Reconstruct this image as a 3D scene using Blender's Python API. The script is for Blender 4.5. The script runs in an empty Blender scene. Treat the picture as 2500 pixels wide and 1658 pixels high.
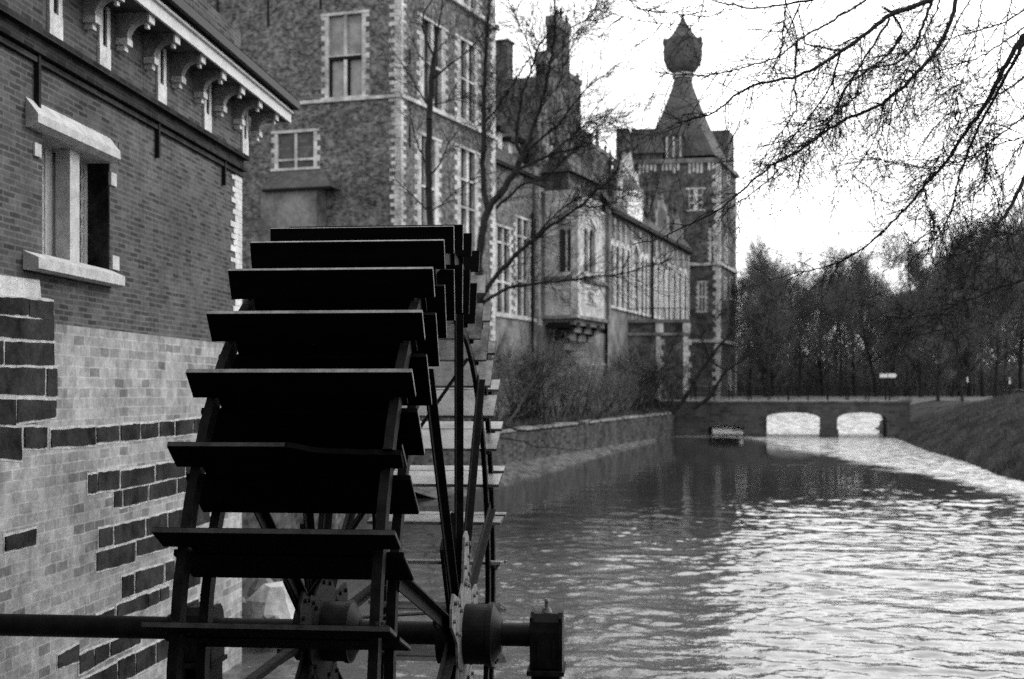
import bpy, math, random
import numpy as np
R = math.radians
C = bpy.context.scene.collection
SC = bpy.context.scene

# ---------------------------------------------------------------- camera, sky, sun, exposure
F, CU, HV, H = 2950.0, 1250.0, 954.0, 3.84      # focal length, centre column, horizon row (photo pixels), eye height above the water
cam = bpy.data.cameras.new('camera')
cam.sensor_width = 36.0
cam.lens = F / 2500.0 * 36.0
cam.shift_y = (HV - 829.0) / 2500.0
cam.clip_start = 0.1
cam.clip_end = 3000
cam.dof.use_dof = True
cam.dof.focus_distance = 7.9
cam.dof.aperture_fstop = 2.5
co = bpy.data.objects.new('camera', cam)
co.location = (0, 0, H)
co.rotation_euler = (R(90), 0, 0)
C.objects.link(co)
SC.camera = co
SUN_EL, SUN_AZ = R(34), R(58)                   # azimuth clockwise from +Y
w = bpy.data.worlds.new('World')
SC.world = w
w.use_nodes = True
nt = w.node_tree
nt.nodes.clear()
out = nt.nodes.new('ShaderNodeOutputWorld')
bg = nt.nodes.new('ShaderNodeBackground')
sky = nt.nodes.new('ShaderNodeTexSky')
sky.sky_type = 'NISHITA'
sky.sun_disc = False
sky.sun_elevation = SUN_EL
sky.sun_rotation = SUN_AZ
sky.dust_density = 4.0
bw = nt.nodes.new('ShaderNodeRGBToBW')
tcw = nt.nodes.new('ShaderNodeTexCoord')
nz = nt.nodes.new('ShaderNodeTexNoise')
nz.inputs['Scale'].default_value = 2.2
nz.inputs['Detail'].default_value = 5
mr = nt.nodes.new('ShaderNodeMapRange')
mr.inputs['From Min'].default_value = .3
mr.inputs['From Max'].default_value = .7
mr.inputs['To Min'].default_value = 11.5
mr.inputs['To Max'].default_value = 15.5
mx = nt.nodes.new('ShaderNodeMix')
mx.data_type = 'FLOAT'
mx.inputs[0].default_value = .72                 # cloud layer over the clear sky
nt.links.new(tcw.outputs['Generated'], nz.inputs['Vector'])
nt.links.new(sky.outputs[0], bw.inputs[0])
nt.links.new(nz.outputs[0], mr.inputs['Value'])
nt.links.new(bw.outputs[0], mx.inputs[2])
nt.links.new(mr.outputs[0], mx.inputs[3])
# brighter cloud around the hidden sun
dp = nt.nodes.new('ShaderNodeVectorMath'); dp.operation = 'DOT_PRODUCT'
nt.links.new(tcw.outputs['Generated'], dp.inputs[0])
ga, ge = R(30), R(22)
dp.inputs[1].default_value = (math.sin(ga) * math.cos(ge), math.cos(ga) * math.cos(ge), math.sin(ge))
gl = nt.nodes.new('ShaderNodeMapRange'); gl.interpolation_type = 'SMOOTHSTEP'
gl.inputs['From Min'].default_value = .35; gl.inputs['From Max'].default_value = 1.0
gl.inputs['To Min'].default_value = .85; gl.inputs['To Max'].default_value = 1.65
nt.links.new(dp.outputs['Value'], gl.inputs['Value'])
gm = nt.nodes.new('ShaderNodeMath'); gm.operation = 'MULTIPLY'
nt.links.new(mx.outputs[0], gm.inputs[0]); nt.links.new(gl.outputs[0], gm.inputs[1])
nt.links.new(gm.outputs[0], bg.inputs[0])
bg.inputs[1].default_value = .1
nt.links.new(bg.outputs[0], out.inputs[0])
sl = bpy.data.lights.new('sun', 'SUN')
sl.energy = .9
sl.angle = R(20)
sl.color = (1, 1, 1)
so = bpy.data.objects.new('sun', sl)
so.rotation_euler = (R(90) - SUN_EL, 0, R(180) - SUN_AZ)
so.location = (20, -10, 40)
C.objects.link(so)
SC.view_settings.view_transform = 'Standard'
SC.view_settings.look = 'None'
SC.view_settings.exposure = 0.6
SC.view_settings.gamma = 1.0
SC.cycles.use_denoising = False
SC.cycles.max_bounces = 6
SC.cycles.transparent_max_bounces = 4

# ---------------------------------------------------------------- materials (all neutral grey: the photograph is black and white)
def nodes(name):
    m = bpy.data.materials.new(name)
    m.use_nodes = True
    t = m.node_tree
    return m, t, t.nodes['Principled BSDF']

def g3(v): return (v, v, v, 1)

def ramp(t, src, stops):
    r = t.nodes.new('ShaderNodeValToRGB')
    e = r.color_ramp.elements
    while len(e) < len(stops): e.new(.5)
    for k, (p, v) in enumerate(stops):
        e[k].position = p
        e[k].color = g3(v)
    t.links.new(src, r.inputs[0])
    return r.outputs[0]

def noise(t, coord, scale, detail=6, rough=.6, stretch=None):
    n = t.nodes.new('ShaderNodeTexNoise')
    n.inputs['Scale'].default_value = scale
    n.inputs['Detail'].default_value = detail
    n.inputs['Roughness'].default_value = rough
    if stretch:
        mp = t.nodes.new('ShaderNodeMapping')
        mp.inputs['Scale'].default_value = stretch
        t.links.new(coord, mp.inputs[0])
        coord = mp.outputs[0]
    t.links.new(coord, n.inputs['Vector'])
    return n.outputs[0]

def mixc(t, a, b, fac, mode='MIX'):
    m = t.nodes.new('ShaderNodeMix')
    m.data_type = 'RGBA'
    m.blend_type = mode
    if isinstance(fac, float): m.inputs[0].default_value = fac
    else: t.links.new(fac, m.inputs[0])
    for s, k in ((a, 6), (b, 7)):
        if isinstance(s, (int, float)): m.inputs[k].default_value = g3(s)
        else: t.links.new(s, m.inputs[k])
    return m.outputs[2]

def bump(t, p, src, strength, dist):
    b = t.nodes.new('ShaderNodeBump')
    b.inputs['Strength'].default_value = strength
    b.inputs['Distance'].default_value = dist
    t.links.new(src, b.inputs['Height'])
    t.links.new(b.outputs[0], p.inputs['Normal'])

def surf(name, lo, hi, scale=3.0, rough=.85, bmp=.3, bd=.02, stretch=None, metal=0.0, spec=.06, fine=8.0):
    m, t, p = nodes(name)
    tc = t.nodes.new('ShaderNodeTexCoord').outputs['Object']
    a = noise(t, tc, scale, 8, .62, stretch)
    c = ramp(t, a, [(.34, lo), (.66, hi)])
    b = noise(t, tc, scale * fine, 5, .7, stretch)
    c = mixc(t, c, ramp(t, b, [(.3, .62), (.7, 1.3)]), .6, 'MULTIPLY')
    t.links.new(c, p.inputs['Base Color'])
    p.inputs['Roughness'].default_value = rough
    p.inputs['Metallic'].default_value = metal
    p.inputs['Specular IOR Level'].default_value = spec
    bump(t, p, b, bmp, bd)
    return m

def brick(name, c1, c2, mort, bwid, bh, msize=.012, blotch=.35, bscale=.7, dark=None, rough=.9, warp=.012, bias=0.0, bmp=.5, speck=None):
    m, t, p = nodes(name)
    uv = t.nodes.new('ShaderNodeUVMap').outputs[0]
    tc = t.nodes.new('ShaderNodeTexCoord').outputs['Object']
    wn = t.nodes.new('ShaderNodeTexNoise')
    wn.inputs['Scale'].default_value = 4.0
    t.links.new(tc, wn.inputs['Vector'])
    vm = t.nodes.new('ShaderNodeVectorMath'); vm.operation = 'MULTIPLY_ADD'
    t.links.new(wn.outputs['Color'], vm.inputs[0])
    vm.inputs[1].default_value = (warp, warp, 0)
    t.links.new(uv, vm.inputs[2])
    br = t.nodes.new('ShaderNodeTexBrick')
    t.links.new(vm.outputs[0], br.inputs['Vector'])
    br.inputs['Color1'].default_value = g3(c1)
    br.inputs['Color2'].default_value = g3(c2)
    br.inputs['Mortar'].default_value = g3(mort)
    br.inputs['Scale'].default_value = 1.0
    br.inputs['Brick Width'].default_value = bwid
    br.inputs['Row Height'].default_value = bh
    br.inputs['Mortar Size'].default_value = msize
    br.inputs['Mortar Smooth'].default_value = .4
    br.inputs['Bias'].default_value = bias
    c = br.outputs[0]
    if dark is not None:                              # scattered darker bricks
        b2 = t.nodes.new('ShaderNodeTexBrick')
        t.links.new(vm.outputs[0], b2.inputs['Vector'])
        for k, v in (('Color1', 0.0), ('Color2', 1.0), ('Mortar', 1.0)): b2.inputs[k].default_value = g3(v)
        b2.inputs['Scale'].default_value = 1.0
        b2.inputs['Brick Width'].default_value = bwid
        b2.inputs['Row Height'].default_value = bh
        b2.inputs['Mortar Size'].default_value = msize * 1.6
        b2.inputs['Mortar Smooth'].default_value = .8
        k = ramp(t, b2.outputs[0], [(.0, .7), (dark[1], 0.0)])
        c = mixc(t, c, dark[0], k)
    bl = ramp(t, noise(t, tc, bscale, 8, .65), [(.3, 1 - blotch), (.7, 1 + blotch)])
    c = mixc(t, c, bl, 1.0, 'MULTIPLY')
    if speck: c = mixc(t, c, ramp(t, noise(t, tc, speck[0], 5, .75), [(.36, 1 - speck[1]), (.62, 1 + speck[1])]), 1.0, 'MULTIPLY')
    fn = noise(t, tc, 26, 4, .7)
    c = mixc(t, c, ramp(t, fn, [(.3, .66), (.7, 1.3)]), .55, 'MULTIPLY')
    t.links.new(c, p.inputs['Base Color'])
    p.inputs['Roughness'].default_value = rough
    p.inputs['Specular IOR Level'].default_value = .04
    bump(t, p, mixc(t, br.outputs[1], fn, .4), -bmp, .012)
    return m

M = {}
M['mill_brick'] = brick('mill_brick', .05, .10, .115, .21, .058, .010, .30, .8, dark=(.035, .30), speck=(3.5, .22), warp=.02)
M['mill_stone'] = brick('mill_stone', .20, .30, .33, .24, .105, .008, .42, .9, dark=(.11, .17), warp=.03, speck=(5, .25))
M['mill_corner'] = surf('mill_corner', .42, .62, 5.0, .9, .5, .02)
M['mortar'] = surf('mortar', .34, .60, 9.0, .95, .6, .02)
M['dark_stone'] = surf('dark_stone', .004, .040, 2.6, .8, .6, .015)
M['white_stone'] = surf('white_stone', .40, .70, 3.0, .85, .4, .015)
M['corbel_stone'] = surf('corbel_stone', .14, .34, 3.5, .9, .4, .015)
M['sill_stone'] = surf('sill_stone', .34, .52, 7.0, .85, .3, .01)
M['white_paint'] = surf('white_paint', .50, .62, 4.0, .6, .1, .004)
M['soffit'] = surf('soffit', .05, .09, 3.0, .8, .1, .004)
M['dark_band'] = brick('dark_band', .014, .034, .04, .21, .058, .010, .5, 2.0)
M['iron'] = surf('iron', .008, .018, 20.0, .7, .3, .005, spec=.06)
M['slate'] = brick('slate', .055, .085, .03, .28, .20, .012, .3, .8, rough=.7)
M['slate_light'] = brick('slate_light', .075, .12, .07, .28, .20, .012, .35, .6, rough=.7)
M['glass'] = surf('glass', .012, .05, .4, .15, .05, .01, spec=.5)
M['castle_brick'] = brick('castle_brick', .05, .15, .16, .26, .115, .018, .35, .4, dark=(.022, .30), warp=.05, speck=(3.2, .55))
M['castle_brick_dark'] = brick('castle_brick_dark', .045, .10, .11, .30, .095, .016, .5, .35, warp=.04, speck=(1.4, .45))
M['castle_plaster'] = surf('castle_plaster', .08, .25, .6, .9, .3, .02)
M['castle_stone'] = surf('castle_stone', .24, .66, .9, .9, .4, .03)
M['curtain'] = surf('curtain', .62, .8, 2.0, .9, .2, .02, stretch=(1, 1, .1))
M['blind'] = surf('blind', .20, .36, 1.2, .6, .1, .01)
M['wheel_wood'] = surf('wheel_wood', .0012, .0035, 3.0, .7, .35, .004, stretch=(.5, 6, 6), spec=.035)
M['lit_worn_edge'] = surf('lit_worn_edge', .10, .26, 9.0, .6, .4, .003, spec=.3)
M['unlit_edge'] = surf('unlit_edge', .02, .06, 9.0, .7, .4, .003, spec=.2)
M['wheel_wet_lit'] = surf('wheel_wet_lit', .004, .34, 3.4, .35, .5, .006, spec=.6)
M['wheel_iron'] = surf('wheel_iron', .004, .014, 12.0, .6, .3, .003, spec=.09)
M['hub_iron'] = surf('hub_iron', .06, .20, 8.0, .6, .4, .004, spec=.4)
M['axle_iron'] = surf('axle_iron', .002, .009, 8.0, .5, .3, .003, spec=.10)
M['bank_wall'] = brick('bank_wall', .03, .09, .05, .42, .16, .03, .6, .8, warp=.12, dark=(.012, .3))
M['ledge'] = surf('ledge', .08, .34, 1.2, .9, .4, .02)
M['bridge_stone'] = brick('bridge_stone', .055, .10, .10, .55, .28, .02, .45, .5)
M['bark'] = surf('bark', .018, .04, 6.0, .9, .6, .02, stretch=(1, 1, .3))
M['bark_grey'] = surf('bark_grey', .03, .07, 6.0, .9, .6, .02, stretch=(1, 1, .3))
M['twig'] = surf('twig', .012, .022, 8.0, .9, .1, .005)
M['twig_grey'] = surf('twig_grey', .05, .10, 1.0, .9, .1, .005)
M['twig_wood'] = surf('twig_wood', .08, .20, .10, .9, .1, .005)
M['grass'] = surf('grass', .035, .085, 1.6, .95, .9, .12)
M['dry_grass'] = surf('dry_grass', .03, .16, .9, .95, .3, .02)
M['lawn'] = surf('lawn', .10, .20, .7, .95, .6, .05)
M['litter'] = surf('litter', .04, .13, 2.5, .95, .9, .06)
M['road'] = surf('road', .28, .42, .8, .9, .2, .01)
M['mud'] = surf('mud', .03, .15, 2.6, .8, .9, .06)
M['twig_tan'] = surf('twig_tan', .10, .20, 1.0, .9, .1, .005)
M['foam'] = surf('foam', .35, .85, 1.2, .5, .6, .1)
M['sign_white'] = surf('sign_white', .75, .85, 4.0, .6, .05, .003)

def water_mat():
    m, t, p = nodes('water')
    geo = t.nodes.new('ShaderNodeNewGeometry').outputs['Position']
    sx = t.nodes.new('ShaderNodeSeparateXYZ')
    t.links.new(geo, sx.inputs[0])
    X, Y = sx.outputs[0], sx.outputs[1]
    def mth(op, a, b=None, c=None):
        n = t.nodes.new('ShaderNodeMath'); n.operation = op
        for k, s in enumerate((a, b, c)):
            if s is None: continue
            if isinstance(s, (int, float)): n.inputs[k].default_value = s
            else: t.links.new(s, n.inputs[k])
        return n.outputs[0]
    def smooth(v, a, b):
        n = t.nodes.new('ShaderNodeMapRange'); n.interpolation_type = 'SMOOTHSTEP'
        t.links.new(v, n.inputs['Value'])
        n.inputs['From Min'].default_value = a
        n.inputs['From Max'].default_value = b
        return n.outputs[0]
    # rapid choppy water: a tongue along the right bank below the bridge, the weir beyond it
    wob = noise(t, geo, .16, 5, .6)
    edge = mth('ADD', X, mth('MULTIPLY', wob, 5.0))
    tongue = mth('MULTIPLY', smooth(edge, 20.3, 22.2), smooth(mth('ADD', Y, mth('MULTIPLY', wob, 6.0)), 42, 52))
    weir = smooth(Y, 97, 104)
    near = mth('SUBTRACT', 1.0, smooth(mth('ADD', mth('SUBTRACT', Y, mth('MULTIPLY', X, .8)), mth('MULTIPLY', wob, 18)), 27, 45))
    rough_zone = mth('MAXIMUM', tongue, weir)
    n1 = noise(t, geo, .9, 3, .55, (.85, 1.1, 1))
    n2 = noise(t, geo, 4.5, 3, .55, (.9, 1.15, 1))
    n3 = noise(t, geo, 11.0, 2, .5, (.9, 1.1, 1))
    slow = smooth(noise(t, geo, .5, 7, .66, (.6, 1.2, 1)), .42, .56)
    calm = mth('MULTIPLY_ADD', slow, 1.1, .22)
    amp = mth('ADD', mth('MULTIPLY_ADD', near, .50, .05), mth('MULTIPLY', rough_zone, 1.3))
    h = mth('ADD', mth('MULTIPLY', n1, .04), mth('ADD', mth('MULTIPLY', n2, .020), mth('MULTIPLY', n3, .007)))
    h = mth('MULTIPLY', h, amp)
    b = t.nodes.new('ShaderNodeBump')
    b.inputs['Strength'].default_value = 1.0
    b.inputs['Distance'].default_value = 1.0
    t.links.new(h, b.inputs['Height'])
    t.links.new(b.outputs[0], p.inputs['Normal'])
    # foam: white water in the fast parts, its pale colour also painting sky glint
    fo = smooth(noise(t, geo, 2.0, 9, .78, (.6, 1.2, 1)), .42, .62)
    foam = mth('MULTIPLY', rough_zone, fo)
    fn = smooth(noise(t, geo, 3.5, 9, .82, (.9, 1.0, 1)), .50, .60)
    foam = mth('MAXIMUM', foam, mth('MULTIPLY', mth('MULTIPLY', fn, slow), mth('MULTIPLY', near, .05)))
    c = mixc(t, mixc(t, .025, .07, near), .66, foam)
    t.links.new(c, p.inputs['Base Color'])
    t.links.new(mth('MULTIPLY_ADD', foam, .5, .03), p.inputs['Roughness'])
    p.inputs['IOR'].default_value = 1.36
    p.inputs['Specular IOR Level'].default_value = .5
    return m
M['water'] = water_mat()

# ---------------------------------------------------------------- helpers
def P(u, v, Y): return np.array(((u - CU) / F * Y, Y, H + (HV - v) / F * Y))
def WP(u, v, z=0.0): return P(u, v, (H - z) * F / (v - HV))

class Fr:
    """upright plane: origin p, direction d at angle a (clockwise from +Y), normal n to the right of d"""
    def __init__(s, x, y, a):
        s.p = np.array((x, y)); s.a = a
        s.d = np.array((math.sin(a), math.cos(a))); s.n = np.array((math.cos(a), -math.sin(a)))
    def w(s, a, o, z):
        q = s.p + s.d * a + s.n * o
        return (q[0], q[1], z)
    def hit(s, u, v, off=0.0):
        k = (u - CU) / F
        q = s.p + s.n * off
        Y = q.dot(s.n) / (k * s.n[0] + s.n[1])
        return (np.array((k * Y, Y)) - s.p).dot(s.d), H + (HV - v) / F * Y

class MB:
    def __init__(s): s.v = []; s.f = []
    def add(s, vs, fs):
        b = len(s.v)
        s.v.extend(tuple(map(float, q)) for q in vs)
        s.f.extend(tuple(i + b for i in f) for f in fs)
        return s
    def box(s, fr, s0, s1, o0, o1, z0, z1):
        vs = [fr.w(a, o, z) for z in (z0, z1) for a, o in ((s0, o0), (s1, o0), (s1, o1), (s0, o1))]
        return s.add(vs, [(0, 1, 2, 3), (7, 6, 5, 4), (0, 4, 5, 1), (1, 5, 6, 2), (2, 6, 7, 3), (3, 7, 4, 0)])
    def prism(s, fr, pts, o0, o1):
        n = len(pts)
        vs = [fr.w(a, o, z) for o in (o0, o1) for a, z in pts]
        return s.add(vs, [tuple(range(n))[::-1], tuple(range(n, 2 * n))] + [(i, (i + 1) % n, n + (i + 1) % n, n + i) for i in range(n)])
    def hull(s, vs, n):          # two n-gon rings joined
        return s.add(vs, [tuple(range(n))[::-1], tuple(range(n, 2 * n))] + [(i, (i + 1) % n, n + (i + 1) % n, n + i) for i in range(n)])
    def quad(s, *q): return s.add(q, [tuple(range(len(q)))])
    def tube(s, a, b, r0, r1=None, n=10, cap=True):
        r1 = r0 if r1 is None else r1
        a = np.array(a, float); b = np.array(b, float)
        d = b - a; d /= np.linalg.norm(d) + 1e-12
        x = np.cross(d, (0, 0, 1) if abs(d[2]) < .9 else (1, 0, 0)); x /= np.linalg.norm(x); y = np.cross(d, x)
        vs = [c + r * (x * math.cos(t) + y * math.sin(t)) for c, r in ((a, r0), (b, r1)) for t in [2 * math.pi * k / n for k in range(n)]]
        fs = [(i, (i + 1) % n, n + (i + 1) % n, n + i) for i in range(n)]
        if cap: fs += [tuple(range(n))[::-1], tuple(range(n, 2 * n))]
        return s.add(vs, fs)
    def lathe(s, c, prof, n=24, rot=0.0):
        k = len(prof)
        vs = [(c[0] + r * math.cos(rot + 2 * math.pi * i / n), c[1] + r * math.sin(rot + 2 * math.pi * i / n), z) for r, z in prof for i in range(n)]
        fs = [(j * n + i, j * n + (i + 1) % n, (j + 1) * n + (i + 1) % n, (j + 1) * n + i) for j in range(k - 1) for i in range(n)]
        return s.add(vs, fs)
    def build(s, name, mat, parent=None, **tags):
        return mesh_obj(name, s.v, s.f, mat, parent, **tags)

def root_loc(o):
    while o.parent: o = o.parent
    return np.array(o.location)

def mesh_obj(name, v, f, mat, parent=None, smooth=False, uv=True, base=None, **tags):
    me = bpy.data.meshes.new(name)
    v = np.asarray(v, float)
    off = root_loc(parent) if parent else (np.array(base, float) if base is not None else np.array((v[:, 0].mean(), v[:, 1].mean(), v[:, 2].min())))
    lv = v - off
    me.from_pydata(lv.tolist(), [], f)
    if uv:
        L = me.uv_layers.new(name='UVMap')
        data = np.zeros((len(me.loops), 2))
        for pl in me.polygons:
            n = pl.normal
            t = np.array((-n[1], n[0], 0.0)); l = np.linalg.norm(t)
            if l < .15: t = np.array((1.0, 0, 0)); b = np.array((0, 1.0, 0))
            else: t /= l; b = np.cross(n, t)
            for li in pl.loop_indices:
                q = v[me.loops[li].vertex_index]
                data[li] = (q.dot(t), q.dot(b))
        L.data.foreach_set('uv', data.ravel())
    if smooth: me.polygons.foreach_set('use_smooth', [True] * len(me.polygons))
    me.materials.append(M[mat])
    o = bpy.data.objects.new(name, me)
    C.objects.link(o)
    if parent: o.parent = parent
    else: o.location = off
    for k, x in tags.items(): o[k] = x
    return o

def thing(name, label, cat, loc, group=None):
    o = bpy.data.objects.new(name, None)
    o.empty_display_size = .5
    o.location = tuple(map(float, loc))
    C.objects.link(o)
    o['label'] = label; o['category'] = cat
    if group: o['group'] = group
    return o

def copy_thing(o, loc, rz, sc, label):
    c = o.copy(); C.objects.link(c); c.location = tuple(map(float, loc)); c.rotation_euler = (0, 0, rz); c.scale = (sc, sc, sc) if not hasattr(sc, '__len__') else sc
    c['label'] = label
    for ch in o.children:
        d = ch.copy(); C.objects.link(d); d.parent = c
    return c

def struct(o): o['kind'] = 'structure'; return o

def wall(mb, fr, s0, s1, z0, z1, holes=(), off=0.0, depth=.3):
    """wall surface with rectangular openings and their reveals; holes are (s0,s1,z0,z1)"""
    ss = sorted({s0, s1, *[min(max(x, s0), s1) for h in holes for x in h[:2]]})
    zz = sorted({z0, z1, *[min(max(x, z0), z1) for h in holes for x in h[2:4]]})
    for a, b in zip(ss, ss[1:]):
        for c, d in zip(zz, zz[1:]):
            m, n = (a + b) / 2, (c + d) / 2
            if any(h[0] < m < h[1] and h[2] < n < h[3] for h in holes): continue
            mb.quad(fr.w(a, off, c), fr.w(b, off, c), fr.w(b, off, d), fr.w(a, off, d))
    for a, b, c, d in [h[:4] for h in holes]:
        i = off - depth
        mb.quad(fr.w(a, off, c), fr.w(b, off, c), fr.w(b, i, c), fr.w(a, i, c))
        mb.quad(fr.w(a, off, d), fr.w(b, off, d), fr.w(b, i, d), fr.w(a, i, d))
        mb.quad(fr.w(a, off, c), fr.w(a, off, d), fr.w(a, i, d), fr.w(a, i, c))
        mb.quad(fr.w(b, off, c), fr.w(b, off, d), fr.w(b, i, d), fr.w(b, i, c))
    return mb

def window(root, fr, h, off=0.0, cols=2, rows=(.5,), jamb=.22, teeth=True, bar=.10, rec=.18, pane='glass', frame='castle_stone', tooth=.30, seed=0, transom_w=.12, side=.06):
    """stone-framed window in opening h: surround with toothed blocks, mullions and transoms; panes are a sub-part"""
    a, b, c, d = h
    rg = random.Random(seed)
    m = MB()
    e = .012
    i0, i1 = off - rec, off + e
    m.box(fr, a, a + side, i0, i1, c, d); m.box(fr, b - side, b, i0, i1, c, d)
    m.box(fr, a - jamb, b + jamb, off - .02, off + .05, d, d + .16)
    m.box(fr, a - jamb, b + jamb, off - .02, off + .09, c - .14, c)
    z = c; k = 0
    while teeth and z < d - .02:
        hh = min(tooth * rg.uniform(.85, 1.15), d - z)
        ww = jamb * (1.0 if k % 2 else .45)
        m.box(fr, a - ww, a, off - .02, i1, z, z + hh - .012)
        m.box(fr, b, b + ww, off - .02, i1, z, z + hh - .012)
        z += hh; k += 1
    for j in range(1, cols):
        x = a + .06 + (b - a - .12) * j / cols
        m.box(fr, x - bar / 2, x + bar / 2, i0, off - .02, c, d)
    for r in rows:
        z = c + (d - c) * r
        m.box(fr, a + .06, b - .06, i0 - .002, off - .017, z - transom_w / 2, z + transom_w / 2)
    wdo = m.build('window', frame, root)
    g = MB()
    g.box(fr, a, b, i0 - .03, i0 - .005, c, d)
    g.build('pane', pane, wdo)
    return wdo

def teeth(mb, fr, s, sgn, z0, z1, off=0.0, long=.55, short=.3, h=.36, seed=1, proud=.02):
    rg = random.Random(seed); z = z0; k = 0
    while z < z1 - .05:
        hh = min(h * rg.uniform(.85, 1.15), z1 - z)
        l = (long if k % 2 else short) * rg.uniform(.85, 1.15)
        mb.box(fr, min(s, s + sgn * l), max(s, s + sgn * l), off - .02, off + proud, z, z + hh - .015)
        z += hh; k += 1

# ================================================================ mill house
AM = math.atan(.0953)
FM = Fr(-5.5, 0.0, AM)
def q2(fr, pts, off=0.0): return [fr.hit(u, v, off) for u, v in pts]
mill = thing('mill_house', 'brick mill house with white bracketed eaves beside the black waterwheel', 'house', FM.w(13, -3, 0))
S0, S1 = 3.0, FM.hit(588, 700)[0]
zb = FM.hit(340, 815)[1]                       # top of the pale lower stonework
ztop = FM.hit(560, 330)[1] + .25
wl, wr = FM.hit(103, 500)[0], FM.hit(268, 500)[0]
wzb, wzt = FM.hit(200, 655)[1] + .02, FM.hit(200, 360)[1] - .02
hole = (wl, wr, wzb, wzt)
m = MB()
wall(m, FM, S0, S1, zb, ztop + 1.3, [hole], 0, .35)
m.quad(FM.w(S1, 0, zb), FM.w(S1, -7, zb), FM.w(S1, -7, ztop + 1.3), FM.w(S1, 0, ztop + 1.3))
m.quad(FM.w(S0, 0, -1.5), FM.w(S0, -7, -1.5), FM.w(S0, -7, ztop + 1.3), FM.w(S0, 0, ztop + 1.3))
m.quad(FM.w(S0, -7, -1.5), FM.w(S1, -7, -1.5), FM.w(S1, -7, ztop + 1.3), FM.w(S0, -7, ztop + 1.3))
m.build('wall', 'mill_brick', mill)
m = MB()
m.box(FM, S0 + .01, S1 - .003, -.4, .015, -1.5, zb)
m.quad(FM.w(S1 + .004, .0, -1.5), FM.w(S1 + .004, -7, -1.5), FM.w(S1 + .004, -7, zb), FM.w(S1 + .004, 0, zb))
m.build('stone_base', 'mill_stone', mill, label='pale worn stonework at the foot of the mill wall')
# mortar bed and dark ashlars of the old corner, pixel quads (left u, top, bottom, right u, top, bottom)
Z2 = lambda L: [(a / 2.613, 500 + b / 2.613, 500 + c / 2.613, d / 2.613, 500 + e / 2.613, 500 + f / 2.613) for a, b, c, d, e, f in L]
Z3 = lambda L: [(a / 2.579, 1050 + b / 2.579, 1050 + c / 2.579, d / 2.579, 1050 + e / 2.579, 1050 + f / 2.579) for a, b, c, d, e, f in L]
blocks = Z2([(-260, 575, 670, -60, 585, 685), (-50, 585, 685, 183, 598, 705), (190, 603, 708, 345, 618, 738),
    (-300, 680, 800, -120, 690, 815), (-110, 695, 825, 345, 742, 868), (-200, 840, 985, 20, 868, 1015), (38, 874, 1015, 352, 888, 1022),
    (-260, 1020, 1180, -90, 1030, 1190), (-80, 1035, 1200, 290, 1043, 1214), (303, 1045, 1216, 368, 1048, 1216),
    (-180, 1235, 1385, 105, 1242, 1402), (115, 1242, 1390, 360, 1244, 1352), (-200, 1410, 1600, 143, 1422, 1630), (160, 1420, 1552, 300, 1418, 1548),
    (330, 1434, 1546, 612, 1420, 1526), (622, 1420, 1520, 762, 1410, 1508), (775, 1405, 1505, 895, 1398, 1492), (905, 1400, 1492, 1012, 1390, 1480),
    (1025, 1388, 1480, 1115, 1380, 1470), (1125, 1382, 1470, 1232, 1370, 1457), (1240, 1366, 1456, 1330, 1356, 1446)]) + \
    Z3([(560, 285, 395, 612, 276, 390), (622, 266, 386, 752, 256, 372), (768, 262, 366, 975, 224, 328), (990, 214, 320, 1165, 196, 284), (1175, 190, 280, 1290, 165, 255),
    (722, 388, 486, 772, 378, 484), (784, 378, 480, 930, 350, 446), (946, 350, 440, 1112, 306, 402), (1124, 308, 398, 1240, 280, 370),
    (628, 626, 744, 712, 606, 724), (724, 606, 720, 916, 560, 672), (926, 556, 668, 1052, 520, 640), (1066, 520, 634, 1195, 486, 590), (1205, 480, 580, 1320, 445, 545),
    (612, 776, 884, 852, 704, 826), (864, 698, 790, 1062, 640, 742), (1130, 610, 640, 1330, 545, 575),
    (772, 925, 1062, 846, 905, 1030), (858, 896, 1028, 1030, 846, 964), (1045, 840, 955, 1100, 822, 935), (1135, 925, 1015, 1172, 912, 1000), (1188, 905, 995, 1262, 870, 965),
    (742, 1108, 1182, 930, 1030, 1118), (936, 1030, 1112, 1002, 1006, 1084), (1012, 1002, 1080, 1066, 980, 1058), (1112, 1120, 1200, 1250, 1065, 1150),
    (612, 1170, 1200, 724, 1120, 1188), (38, 668, 762, 228, 624, 722),
    (370, 1420, 1496, 500, 1350, 1450), (506, 1420, 1532, 594, 1376, 1488), (602, 1376, 1484, 690, 1340, 1432), (700, 1335, 1424, 885, 1250, 1336),
    (480, 1600, 1700, 740, 1465, 1600), (750, 1455, 1590, 850, 1410, 1540), (860, 1405, 1535, 980, 1345, 1470), (990, 1340, 1465, 1060, 1310, 1430), (1090, 1370, 1410, 1210, 1310, 1380),
    (-300, 640, 740, -180, 620, 720)])
def on_wall(u, v, off): a, z = FM.hit(u, v, off); return a, z
m = MB(); mo = MB()
rg = random.Random(3)
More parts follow.
